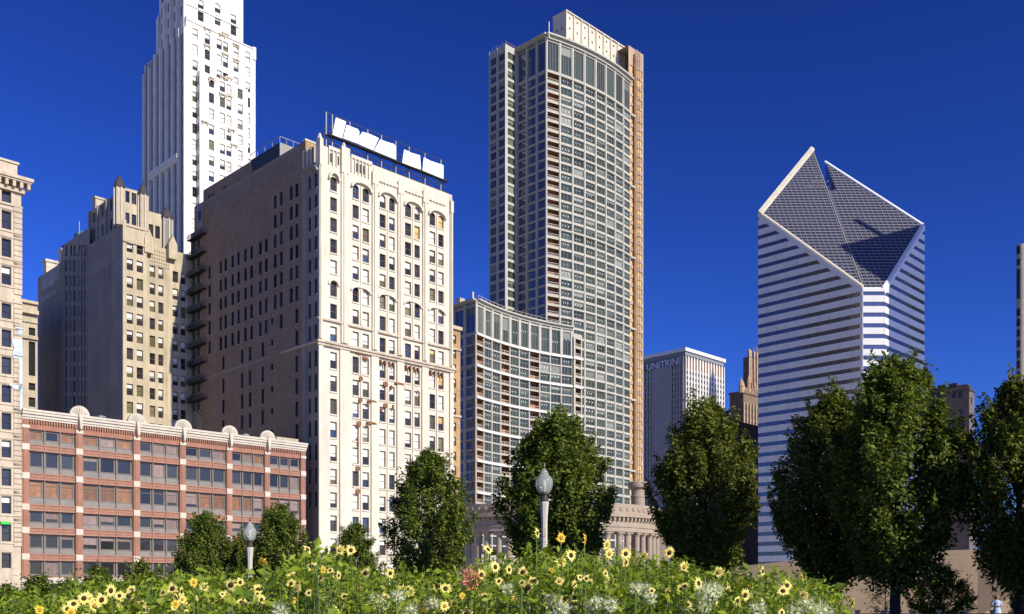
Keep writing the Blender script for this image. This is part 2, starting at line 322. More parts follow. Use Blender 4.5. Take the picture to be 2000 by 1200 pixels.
# ------------------------------------------------------------------ red terracotta commercial building
def red_building():
    b = Bld('terracotta_office_building', 'low red terracotta office building with scallop fan ornaments along its white cornice', 'building', 42, 135)
    D = 44.0; W = b.n(596); hz = lambda y: b.h(y, 0.5)
    pc = [b.n(p) for p in (49, 154, 266, 356, 447, 521, 591)]; pw = 0.95
    bands = [872.5, 929, 990, 1035.5, 1087.5]; zc = hz(801); zt = hz(833)
    rows = []; tops = [837] + [y + 7 for y in bands]; bots = [y - 6.5 for y in bands] + [1126]
    for a, c in zip(tops, bots): rows.append((hz(c), hz(a)))
    mb = MB(); ops = []
    for k in range(6):
        for z0, z1 in rows: ops.append((pc[k] + pw / 2, pc[k + 1] - pw / 2, z0, z1))
    wall(mb, EAST, 0, W, hz(1128), zc - 0.8, ops, 0.5, 0, 1)
    wall(mb, EAST, 0, W, 0, hz(1128), [(pc[k] + .8, pc[k + 1] - .8, 0.2, hz(1140)) for k in range(6)], 0.9, 2, 2)
    fast_windows(mb, EAST, [(pc[k] + .8, pc[k + 1] - .8, 0.2, hz(1140)) for k in range(6)], 0.9, 3)
    for fr, L in ((SOUTH(D), D), (Fr(W, 0, R(90)), D), (Fr(W, D, R(180)), W)): mb.poly([fr.p(0, 0, 0), fr.p(L, 0, 0), fr.p(L, 0, zc - .8), fr.p(0, 0, zc - .8)], 0)
    mb.poly([(0, 0, zc - 1.2), (W, 0, zc - 1.2), (W, D, zc - 1.2), (0, D, zc - 1.2)], 4)
    mb.build('wall', [M_redt, M_redlt, M_stone, M_glass, M_conshade], b.o)
    for i, u in enumerate(pc):
        p = MB(); p.box(u - pw / 2, u + pw / 2, -.22, 0, hz(1128), zc - .75); p.box(u - .28, u + .28, -.30, -.22, hz(1128), zc - 1.6); p.build('pier', M_redt, b.o)
        for y in bands:
            q = MB(); q.box(u - pw / 2 - .02, u + pw / 2 + .02, -.34, -.0, hz(y + 6), hz(y - 6)); q.build('stone_block', M_stone, b.o)
        q = MB(); q.box(u - pw / 2 - .03, u + pw / 2 + .03, -.36, 0, zt - .22, zt + .22); q.build('capital', M_stone, b.o)
    rr = random.Random(3)
    for k in range(6):
        a, c = pc[k] + pw / 2, pc[k + 1] - pw / 2; t = (c - a) / 3
        for j, y in enumerate(bands):
            s = MB(); z0, z1 = hz(y + 7), hz(y - 6.5); s.box(a, c, -.10, 0, z1 - .16, z1); s.box(a, c, -.10, 0, z0, z0 + .16); s.box(a, c, -.05, 0, (z0 + z1) / 2 - .06, (z0 + z1) / 2 + .06)
            for i in (1, 2): s.box(a + t * i - .07, a + t * i + .07, -.13, 0, z0, z1)
            s.build('spandrel', M_redlt, b.o)
        for j, (z0, z1) in enumerate(rows):
            zs = z0 + (z1 - z0) * (0.24 if j < 5 else 0.06)
            for i in range(3):
                u0, u1 = a + t * i, a + t * (i + 1); x = rr.random()
                g = M_glass; bl = 0; bm = None
                if j == 2: g = M_wood if (k < 2 or x < .55) else M_glass; bl, bm = (0.75, M_pink) if (k >= 2 and x > .6) else (0, None)
                elif j == 0: g = M_wood if x < .45 else M_glass; bl, bm = (0.9, M_pink) if x > .75 else (0, None)
                elif x > .78: bl, bm = rr.choice((0.3, 0.6, 0.9)), M_pink
                f = EAST.off(0, .12)
                window(b.o, f, u0 + .07, u1 - .07, zs, z1 - .02, 0.34, M_mull, g, bl, bm, rail=(0.72 if j == 2 else 0), ft=.24)
                s = MB(); s.box(u0 + .04, u1 - .04, .22, .46, z0 + .02, zs); s.build('sill_panel', M_sill, b.o)
            for i in (0, 1, 2, 3): s = MB(); s.box(a + t * i - .07, a + t * i + .07, .05, .48, z0, z1); s.build('mullion', M_mull, b.o)
    c = MB()
    c.box(-.05, W + .15, -.75, .6, zc - .18, zc + .12); c.box(-.05, W + .12, -.62, .5, zc - .55, zc - .18); c.box(-.02, W + .08, -.4, .4, zc - .95, zc - .55)
    c.box(-.0, W + .05, -.25, .4, zc - 1.25, zc - .95); c.build('cornice', M_stone, b.o)
    dt = MB(); u = 0.3
    while u < W - .2: dt.box(u, u + .16, -.34, -.02, zc - 1.75, zc - 1.3); u += .36
    dt.build('dentil_course', M_redlt, b.o, kind='stuff')
    for px in (154, 266, 356, 447, 521):
        u = b.n(px); f = MB(); R0 = 1.42; n = 14
        f.face_prism([(u + R0 * math.cos(math.pi * i / n), zc + .1 + R0 * math.sin(math.pi * i / n)) for i in range(n + 1)], -.45, .05)
        fo = f.build('fan_ornament', M_stone, b.o)
        for i in range(9):
            t = math.pi * (i + .5) / 9; rb = MB(); co, si = math.cos(t), math.sin(t); nx, nz = -si, co
            pts = [(u + co * .35 + nx * .03, zc + .1 + si * .35 + nz * .03), (u + co * .35 - nx * .03, zc + .1 + si * .35 - nz * .03),
                   (u + co * 1.15 - nx * .14, zc + .1 + si * 1.15 - nz * .14), (u + co * 1.22, zc + .1 + si * 1.22), (u + co * 1.15 + nx * .14, zc + .1 + si * 1.15 + nz * .14)]
            rb.face_prism(pts, -.58, -.45); rb.build('rib', M_stone, fo)
        k = MB(); k.face_prism([(u - .33, zc + .25), (u - .12, zc - 1.9), (u + .12, zc - 1.9), (u + .33, zc + .25)], -1.0, -.3); k.build('bracket', M_stone, b.o)
    v = MB(); v.box(b.n(540, 0, 3), b.n(583, 0, 3), 3, 6, zc - 1.2, zc + 1.3); v.build('roof_box', M_beige, b.o)
    for px in (198, 480):
        v = MB(); u = b.n(px, 0, 5); v.lathe([(.35, zc - 1.2), (.35, zc + .9), (.7, zc + 1.1), (.7, zc + 1.3), (.1, zc + 1.5)], 8, u, 5); v.build('roof_vent', M_steel, b.o)
red_building()

# ------------------------------------------------------------------ cream building at the left edge
def cream_building():
    W = 24.0; x, y = P0[0] - C45 * (W + .05), P0[1] - C45 * (W + .05)
    b = Bld('cream_stone_building', 'cream stone building with rusticated corner blocks and bracketed cornice beside the red building', 'building', xy=(x, y))
    t1 = W - .05; hz = lambda yy: b.h(yy, W - 1); D = 40; zt = hz(352)
    wy = [(364, 399), (416, 451), (470, 505), (524, 559), (596, 625), (647, 680), (700, 733), (755, 788), (809, 841), (862, 895), (917, 950), (971, 1004), (1025, 1058), (1081, 1110), (1142, 1170)]
    ua, ub = b.n(3, W - 2), b.n(21.5, W - 2); pitch = 3.6; ops = []
    for i in range(3):
        for a, c in wy: ops.append((ua - i * pitch, ub - i * pitch, hz(c), hz(a)))
    mb = MB(); wall(mb, EAST, 0, W, 0, zt, ops, .4, 0, 0)
    for fr, L in ((SOUTH(D), D), (Fr(W, 0, R(90)), D), (Fr(W, D, R(180)), W)): mb.poly([fr.p(0, 0, 0), fr.p(L, 0, 0), fr.p(L, 0, zt), fr.p(0, 0, zt)], 0)
    mb.poly([(0, 0, zt - .5), (W, 0, zt - .5), (W, D, zt - .5), (0, D, zt - .5)], 0)
    mb.build('wall', [M_lime], b.o)
    rr = random.Random(5)
    for o in ops: window(b.o, EAST, *o, .4, M_black, M_glass, rr.choice((0, 0, 0, .35)), rail=.5)
    q0 = ub + .35
    for i, (a, c) in enumerate(wy[1:13]):
        za, zb = hz(wy[i][1] + 6), hz(c - 1); z = hz(c + 10)
        z0 = hz(c + 16) if i < 11 else hz(c + 10); z1 = hz(a - 12); n = 6; st = (z1 - z0) / n
        for k in range(n):
            s = MB(); s.box(q0, W + .10, -.16, 0, z0 + k * st + .06, z0 + (k + 1) * st - .03); s.build('quoin_block', M_lime, b.o)
        s = MB(); s.box(0, W + .12, -.22, 0, hz(a - 6), hz(a - 3.5)); s.box(0, W + .06, -.12, 0, hz(c + 5.0), hz(c + 1.5)); s.build('string_course', M_lime, b.o)
    for o in ops:
        s = MB(); s.box(o[0] - .25, o[0] - .02, -.10, 0, o[2] - .1, o[3] + .25); s.box(o[1] + .02, o[1] + .25, -.10, 0, o[2] - .1, o[3] + .25); s.box(o[0] - .3, o[1] + .3, -.14, 0, o[3] + .12, o[3] + .4); s.build('window_surround', M_lime, b.o)
    c = MB(); c.box(0, W + 1.25, -1.35, 1, zt - .1, zt + .35); c.box(0, W + 1.05, -1.15, 1, zt - .35, zt - .1); c.box(0, W + .35, -.45, .5, zt - 1.7, zt - 1.2); c.box(0, W + .18, -.2, .5, hz(404), hz(401)); c.build('cornice', M_lime, b.o)
    u = W + .7
    while u > W - 12: s = MB(); s.box(u - .2, u + .2, -1.05, -.0, zt - 1.15, zt - .36); s.build('modillion', M_lime, b.o); u -= .95
    p = MB(); p.box(0, W - .4, .3, 2, zt + .35, zt + 2.4); p.box(0, W - .2, .1, 2.2, zt + 2.4, zt + 2.7); p.build('parapet', M_creamdk, b.o)
    g = MB(); g.box(ua - .2, ub - .3, -.5, -.15, hz(1025.5), hz(1020)); g.build('green_awning', mat('green_awning_cloth', (0.03, 0.5, 0.06), .6, .1), b.o)
    rr = random.Random(2)
    for y0, y1, wd in ((638, 652, 1.0), (662, 700, 1.6), (700, 760, .6), (752, 760, 1.8), (760, 800, .5)):
        p = MB(); z0, z1 = hz(y1), hz(y0); pts = [(W + .10 - wd * rr.uniform(.5, 1), z0 + (z1 - z0) * t) for t in (1, .75, .5, .25, 0)] + [(W + .11, z0), (W + .11, z1)]
        p.face_prism(pts, -.22, -.17); p.build('pale_patch', mat('bleached_patch', (0.48, 0.54, 0.60), .8, .2, 1.0), b.o)
cream_building()

# ------------------------------------------------------------------ beige building glimpsed between cream and grey ones
def beige_building():
    b = Bld('beige_stone_building', 'narrow beige stone building glimpsed between the cream and the grey building', 'building', 20, 205)
    W = b.n(73); D = 20; zt = b.h(596, 7); ops = []; hz = lambda y: b.h(y, 7)
    for px in (30, 62):
        u = b.n(px - 6); u1 = b.n(px + 7)
        for a, c in ((645, 660), (672, 738), (752, 766), (780, 798), (815, 835)): ops.append((u, u1, hz(c), hz(a)))
    mb = MB(); wall(mb, EAST, 0, W, 0, zt, ops, .5)
    for fr, L in ((SOUTH(D), D), (Fr(W, 0, R(90)), D), (Fr(W, D, R(180)), W)): mb.poly([fr.p(0, 0, 0), fr.p(L, 0, 0), fr.p(L, 0, zt), fr.p(0, 0, zt)], 0)
    mb.poly([(0, 0, zt - .5), (W, 0, zt - .5), (W, D, zt - .5), (0, D, zt - .5)], 0); mb.build('wall', M_beige, b.o)
    for o in ops: window(b.o, EAST, *o, .5, M_black, M_glass)
    c = MB(); c.box(-.3, W, -.9, .5, hz(620), hz(612)); c.box(-.3, W, -.3, .5, hz(636), hz(631)); c.box(-.3, W, -.5, .5, hz(668), hz(662)); c.box(-.5, W, -.6, .5, zt - .4, zt + .2); c.build('cornice', M_beige, b.o)
beige_building()

# ------------------------------------------------------------------ grey tower with turreted penthouse
def grey_tower():
    b = Bld('grey_turret_tower', 'grey walled tower with beige front and dark capped turrets on its penthouse', 'building', 240, 193)
    D = b.w(74); W = b.n(378) + 2; zt = b.h(437); S = SOUTH(D); hz = b.h
    ue = [(b.n(a), b.n(c)) for a, c in ((247.5, 260), (267, 279.5))]; un = [(b.n(a), b.n(c)) for a, c in ((296, 307), (313, 323))]
    ud = [(b.n(a), b.n(c)) for a, c in ((341, 352), (357, 367))]
    ops = []; rows = []
    for i in range(11): y = 477 + 34.6 * i; rows.append((hz(y + 22, 4), hz(y, 4)))
    for u in ue:
        for r_ in rows: ops.append((*u, *r_))
    for u in un + ud:
        for z0, z1 in rows[1:]: ops.append((*u, z0, z1))
    mb = MB(); ux = b.n(287)
    wall(mb, EAST, 0, ux, 0, zt, [o for o in ops if o[0] < ux], .45, 0, 0)
    fr2 = EAST.off(0, .9); wall(mb, fr2, ux, W, 0, zt - 2.5, [o for o in ops if o[0] > ux], .4, 0, 0)
    mb.poly([(ux, 0, 0), (ux, .9, 0), (ux, .9, zt), (ux, 0, zt)], 0)
    # south side: plain strip, blank panel, tall window strips, sign panel
    cuts = [0, b.w(218), b.w(175), b.w(119), D]; sops = []
    for px in (123, 130, 139.5, 146, 156, 162, 168):
        s0 = b.w(px); 
        for i in range(13):
            y = 500 + 29.5 * i; z0 = hz(y + 20, 0, s0) + 2.2; sops.append((D - s0 - .75, D - s0 + .35, z0, z0 + 2.5))
    U = lambda s: D - s
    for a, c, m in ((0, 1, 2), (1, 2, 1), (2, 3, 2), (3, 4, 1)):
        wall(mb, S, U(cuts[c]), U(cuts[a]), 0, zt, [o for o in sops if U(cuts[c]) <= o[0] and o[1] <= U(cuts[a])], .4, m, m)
    mb.poly([(W, .9, 0), (W, D, 0), (W, D, zt - 2.5), (W, .9, zt - 2.5)], 2); mb.poly([(0, D, 0), (W, D, 0), (W, D, zt - 2.5), (0, D, zt - 2.5)], 2)
    mb.poly([(0, 0, zt - .4), (ux, 0, zt - .4), (ux, D, zt - .4), (0, D, zt - .4)], 2); mb.poly([(ux, .9, zt - 2.6), (W, .9, zt - 2.6), (W, D, zt - 2.6), (ux, D, zt - 2.6)], 2)
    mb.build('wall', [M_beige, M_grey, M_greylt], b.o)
    rr = random.Random(11)
    for o in ops: window(b.o, EAST if o[0] < ux else fr2, *o, .42, M_frame, rr.choice((M_glass, M_glass, M_glasso)), rr.choice((0, .35, .5, .6)), rail=.5)
    for o in sops: window(b.o, S, *o, .38, M_black, M_glass, rail=.5)
    for k, s0 in enumerate((123, 126.7, 134.5, 143, 151, 159, 165, 171)):
        s = b.w(s0); p = MB(); p.box(U(s) - .22, U(s) + .22, -.3, 0, 0, zt, 0, S); p.build('pier', M_greylt, b.o)
    p = MB(); p.box(U(cuts[2]) + .1, U(cuts[1]), -.06, 0, zt - 7, zt - 4.5, 0, S); p.build('pale_band', M_greylt, b.o)
    p = MB(); p.box(U(b.w(80)), U(b.w(117)), -.08, 0, hz(556, 0, 40), zt - .4, 0, S); p.build('sign_panel', mat('pale_grey_sign_paint', (.27, .27, .28), .8, .15), b.o)
    # two lines of weathered painted letters, too worn to read
    lt = MB(); f = S
    for ln, (z, hgt, n, u0) in enumerate(((zt - 4.0, 1.5, 8, 3.6), (zt - 6.3, 1.5, 10, 2.6))):
        for i in range(n):
            u = u0 + i * .95; k = rr.random()
            lt.box(u, u + .16, -.12, -.08, z, z + hgt * (1 if k > .4 else .7), 0, f); lt.box(u + .2, u + .55, -.12, -.08, z + hgt * .3 * k, z + hgt * .3 * k + .2, 0, f)
            if k > .5: lt.box(u + .48, u + .62, -.12, -.08, z, z + hgt * .7, 0, f)
    lt.build('sign_lettering', mat('faded_letter_paint', (.52, .52, .53), .8, .2), b.o, kind='stuff')
    for px in (87, 118):
        s = b.w(px); c = MB(); c.box(.0, 2.6, s - 1.1, s + 1.1, zt - .5, zt + 2.6); c.box(-.25, 2.9, s - 1.35, s + 1.35, zt + 2.6, zt + 3.2); c.build('chimney', M_stone, b.o)
    for i in range(1, 12): c = MB(); z = i * (zt / 12.0); c.box(U(cuts[2]), U(0), -.05, 0, z, z + .15, 0, S); c.build('string_course', M_greylt, b.o)
    # parapet ornament and east parapet
    p = MB(); p.box(.3, ux - .4, -.25, .3, zt - 3.6, zt - 3.25); p.box(0, ux, -.2, .4, zt - .3, zt + .2); p.box(-.1, .6, -.3, .3, zt - 3.5, zt + .8); p.build('parapet', M_beige, b.o)
    for px in (290, 337):
        u = b.n(px); g = MB(); g.face_prism([(u - .9, zt - 4.6), (u + .9, zt - 4.6), (u + .9, zt - 1.6), (u, zt + .3), (u - .9, zt - 1.6)], -.3, .9); g.build('gable', M_beige, b.o)
    lat = MB()
    for i in range(9):
        for j in range(5): lat.box(b.n(296) + i * .5, b.n(296) + i * .5 + .3, .75, .9, zt - 6.6 + j * .75, zt - 6.6 + j * .75 + .4)
    lat.build('lattice_panel', M_beige, b.o, kind='stuff')
    # penthouse
    a0, a1, s1 = .9, b.n(285, 0, 1.2), b.w(176, .9); zp = b.h(366, 1, 1); F1 = Fr(a0, 1.2, 0); F2 = Fr(a0, s1, R(-90))
    pw_ = []; 
    for u0 in (b.n(243.5, 0, 1.2), b.n(257, 0, 1.2)):
        for z0 in (zt + .6, zt + 5.0): pw_.append((u0 - a0, u0 - a0 + 1.0, z0, z0 + 2.3))
    m2 = MB(); wall(m2, F1, 0, a1 - a0, zt - .5, zp, pw_, .3)
    L2 = s1 - 1.2; sw = [(L2 * (i + .35) / 4, L2 * (i + .6) / 4, zt + 1 + 4 * j, zt + 3.4 + 4 * j) for i in range(4) for j in range(2)]
    wall(m2, F2, 0, L2, zt - .5, zp, sw, .3, 1, 1); fast_windows(m2, F2, sw, .3, 2)
    m2.poly([(a1, 1.2, zt - .5), (a1, s1, zt - .5), (a1, s1, zp), (a1, 1.2, zp)], 1); m2.poly([(a0, s1, zt - .5), (a1, s1, zt - .5), (a1, s1, zp), (a0, s1, zp)], 1); m2.poly([(a0, 1.2, zp - .3), (a1, 1.2, zp - .3), (a1, s1, zp - .3), (a0, s1, zp - .3)], 1)
    ph = m2.build('penthouse', [M_beige, M_greylt, M_glass], b.o)
    for o in pw_: wd = window(ph, F1, *o, .3, M_black, M_glass)
    for i in range(5): p = MB(); u = L2 * i / 4; p.box(u - .2, u + .2, -.35, 0, zt - .5, zp, 0, F2); p.build('rib', M_greylt, ph)
    # lower penthouse block beside it
    zq = b.h(412, a1 + 1, 2); x1 = b.n(316, 0, 2.2); m3 = MB(); F3 = Fr(a1, 2.2, 0); po = [(b.n(p_, 0, 2.2) - a1, b.n(p_ + 9.5, 0, 2.2) - a1, zq - 5.2, zq - 2.6) for p_ in (290, 303)]
    wall(m3, F3, 0, x1 - a1, zt - 4.8, zq, po, .3); m3.poly([(x1, 2.2, zt - 4.8), (x1, s1, zt - 4.8), (x1, s1, zq), (x1, 2.2, zq)], 0); m3.poly([(a1, 2.2, zq - .3), (x1, 2.2, zq - .3), (x1, s1, zq - .3), (a1, s1, zq - .3)], 0)
    p3 = m3.build('stair_block', M_beige, b.o)
    for o in po: window(p3, F3, *o, .3, M_black, M_glass)
    for px, wq, ytop, r_, zlow, mt in ((233, .9, 343, 1.05, zt - .3, M_beige), (279.5, 1.0, 358, 1.0, zt - 1, M_beige), (325, 2.6, 405, 1.3, zt - 5, M_greylt)):
        u = b.n(px, 0, wq); z1 = b.h(ytop, u, wq); z0 = z1 - 2.6
        t = MB(); t.lathe([(r_, zlow), (r_, z0)], 8, u, wq); to = t.build('turret', mt, b.o)
        for i in range(8):
            a = math.pi * i / 4; q = MB(); q.box(-.13, .13, -.13, .13, zlow, z0 + .1); q.build('rib', M_stone, to, (u + r_ * math.cos(a), wq + r_ * math.sin(a), 0), a)
        c = MB(); c.lathe([(r_ * 1.2, z0), (r_ * 1.15, z0 + .35), (r_ * .8, z0 + 1.4), (.12, z1), (.05, z1 + .2)], 8, u, wq); c.build('cap', M_slate, to)
    s = b.w(178); c = MB(); c.box(.6, 2.4, s - .8, s + .8, zp - 1, zp + 1.8); c.box(.4, 2.6, s - 1, s + 1, zp + 1.8, zp + 2.2); c.build('chimney', M_beige, b.o)
    s = b.w(165, 4); t = MB(); t.lathe([(2.2, zt - .5), (2.2, zt + 6.2), (1.9, zt + 6.8), (.2, zt + 7.2)], 14, 4, s); t.build('water_tank', M_teal, b.o, smooth=False)
    s = b.w(155, 2); t = MB(); t.tube((2, s, zt - .5), (2, s, zt + 8.5), .12, .08, 6); t.build('antenna', M_steel, b.o)
grey_tower()

# ------------------------------------------------------------------ white setback tower
def white_tower():
    b = Bld('white_setback_tower', 'tall white terracotta tower with setbacks and ribbed shaded side rising behind the brown building', 'building', 363, 240)
    D = b.w(282); W = b.n(499); zt = b.h(36); S = SOUTH(D); hz = b.h
    col = lambda px: (b.n(px - 5), b.n(px + 5)); z1s = [hz(55 + 31 * i, 2) for i in range(17)]
    ops = []
    for px in (381, 405, 428, 440.5, 461, 484):
        u = b.n(px); dw = .72
        for i, z in enumerate(z1s):
            if px > 383 and px < 480 and i > 3: continue
            if px == 484 and i > 12: continue
            ops.append((u - dw, u + dw, z - 2.5, z))
    mb = MB(); wall(mb, EAST, 0, W, 0, zt, ops, .3, 0, 0)
    # south side with deep vertical window strips between piers
    n = 7; st = D / n; sops = []; S2 = S.off(0, .0)
    for k in range(n):
        u = st * (k + .5)
        for i in range(16):
            z = zt - 4.2 - 3.95 * i
            if z < 60: continue
            sops.append((u - .62, u + .62, z - 2.4, z))
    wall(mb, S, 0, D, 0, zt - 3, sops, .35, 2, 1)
    mb.poly([(W, 0, 0), (W, D, 0), (W, D, zt), (W, 0, zt)], 0); mb.poly([(0, D, 0), (W, D, 0), (W, D, zt - 3), (0, D, zt - 3)], 0); mb.poly([(0, 0, zt - 3.1), (W, 0, zt - 3.1), (W, D, zt - 3.1), (0, D, zt - 3.1)], 0)
    mb.poly([(0, 0, zt - 3.1), (0, 3, zt - 3.1), (0, 3, zt), (0, 0, zt)], 0)
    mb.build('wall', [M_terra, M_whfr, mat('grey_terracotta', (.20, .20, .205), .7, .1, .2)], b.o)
    rr = random.Random(21)
    for o in ops: window(b.o, EAST, *o, .3, M_frame, rr.choice((M_glass, M_glasso, M_glass)), rr.choice((0, .4, .6, .9)))
    for o in sops: window(b.o, S, *o, .33, M_black, M_glassb)
    zl = zt - 33
    for k in range(n + 1):
        u = st * k; e = .55; hgt = zt - 3 + (.8 if k % 2 else 1.6) - (max(0, 3 - k) * 1.3)
        p = MB(); p.box(max(u - .5, -.1), min(u + .5, D + .02), -e, 0, 0, hgt, 0, S); p.build('pier', M_terra, b.o)
    for k in range(n):
        for du in (-.95, .95): p = MB(); u = st * (k + .5) + du; p.box(u - .14, u + .14, -.3, 0, 0, zt - 3, 0, S); p.build('rib', M_terra, b.o)
    p = MB(); p.box(st * 1.2, D - st * .9, -.95, 0, zl - 1.2, zl, 0, S); p.box(st * 1.2, D - st * .9, -.75, 0, zl - 2.0, zl - 1.2, 0, S); p.build('ledge', M_terra, b.o)
    # projecting east bay
    a, c = b.n(390, 0, -1.6), b.n(484, 0, -1.6); zb = hz(137, a, -1.6); FB = Fr(a, -1.6, 0)
    bo = []
    for px in (413, 434.5, 447, 469):
        u = b.n(px, 0, -1.6) - a
        for i in range(11): z = hz(151 + 30.7 * i, a + 3, -1.6); bo.append((u - .72, u + .72, z - 2.5, z))
    m2 = MB(); wall(m2, FB, 0, c - a, 0, zb, bo, .3)
    m2.poly([(a, -1.6, 0), (a, 0, 0), (a, 0, zb), (a, -1.6, zb)], 0); m2.poly([(c, -1.6, 0), (c, 0, 0), (c, 0, zb), (c, -1.6, zb)], 0); m2.poly([(a, -1.6, zb), (c, -1.6, zb), (c, 0, zb), (a, 0, zb)], 0)
    bay = m2.build('projecting_bay', M_terra, b.o)
    for o in bo: window(bay, FB, *o, .3, M_frame, rr.choice((M_glass, M_glassb, M_glasso)), rr.choice((0, .4, .6, .9)))
    sd = MB()
    for i in range(11):
        z = hz(151 + 30.7 * i, a, 0); sd.box(-.02, .02, .55, 1.05, z - 2.2, z, 0, Fr(a - .02, -1.6, 0))
    sd.build('side_windows', M_glass, bay)
    # small ornaments: brackets over windows and darker balconettes
    for px, y in ((405, 58), (405, 91), (440, 68), (434, 70), (461, 89), (440, 108), (461, 118), (413, 158), (434.5, 152), (447, 154), (434.5, 186), (447, 189), (400, 240), (452, 255), (457, 285)):
        u = b.n(px, 0, -1.6 if y > 130 else 0); w0 = -1.6 if y > 130 else 0; z = hz(y, u, w0)
        q = MB(); q.box(u - 1.0, u + 1.0, w0 - .35, w0, z, z + .35); q.box(u - .8, u - .5, w0 - .3, w0, z - .5, z); q.box(u + .5, u + .8, w0 - .3, w0, z - .5, z); q.build('hood_bracket', M_creamdk, b.o)
    # upper stage, set back
    a0, a1, w0 = .35, b.n(474, 0, 1.2), 1.2; s1 = b.w(311, .35); zu = zt + 24
    uo = []
    for px, ys in ((392, (-28, 5, 28)), (425, (-25, 12, 36)), (456, (34, 56))):
        u = b.n(px, 0, w0) - a0
        for y in ys: z = hz(y - 6, u, w0); uo.append((u - .8, u + .8, z - 2.4, z, y == 12))
    F1 = Fr(a0, w0, 0); F2 = Fr(a0, s1, R(-90)); m3 = MB(); wall(m3, F1, 0, a1 - a0, zt - 3, zu - 9, uo, .3)
    L2 = s1 - w0; so_ = [(L2 * (k + .5) / 4 - .6, L2 * (k + .5) / 4 + .6, zt - 2 + 4 * i, zt + .6 + 4 * i) for k in range(4) for i in range(4)]
    wall(m3, F2, 0, L2, zt - 3, zu - 9, so_, .3)
    m3.poly([(a1, w0, zt - 3), (a1, s1, zt - 3), (a1, s1, zu - 9), (a1, w0, zu - 9)], 0); m3.poly([(a0, s1, zt - 3), (a1, s1, zt - 3), (a1, s1, zu - 9), (a0, s1, zu - 9)], 0); m3.poly([(a0, w0, zu - 9), (a1, w0, zu - 9), (a1, s1, zu - 9), (a0, s1, zu - 9)], 0)
    up = m3.build('upper_stage', M_terra, b.o)
    for o in uo: window(up, F1, *o[:4], .3, M_frame, M_glass, rr.choice((0, .5)))
    for o in so_: window(up, F2, *o, .3, M_black, M_glassb)
    for k in range(5):
        u = L2 * k / 4; z = zu - 13 - (4 - k) * 1.5
        p = MB(); p.box(u - .5, u + .5, -.6, 0, zt - 3, z, 0, F2); q = F2.p(u, -.3, 0); p.lathe([(.62, z), (.5, z + .8), (.1, z + 2.6)], 4, q[0], q[1]); p.build('pinnacle', M_terra, up)
    p = MB(); p.box(a1 - 1.0, a1 + .05, w0 - .15, w0 + 1, zt, zu - 7.5); p.box(a0, a1, w0 - .2, w0, hz(22, 5, 1), hz(22, 5, 1) + .4); p.build('corner_pier', M_terra, up)
    d = MB(); d.lathe([(6.0, zu - 9.2), (5.6, zu - 6), (4.2, zu - 3), (2.4, zu - .5), (.3, zu + 2)], 12, a1 - 7.2, s1 * .42); d.build('copper_roof', M_copper, up)
    e = MB(); e.box(0, .9, -.25, 2.8, zt, zt + .7); e.box(W - .8, W + .05, -.25, 2, zt - 3, zt + .3); e.box(-.05, W, -.2, 0, zt - .3, zt); e.build('parapet', M_terra, b.o)
white_tower()

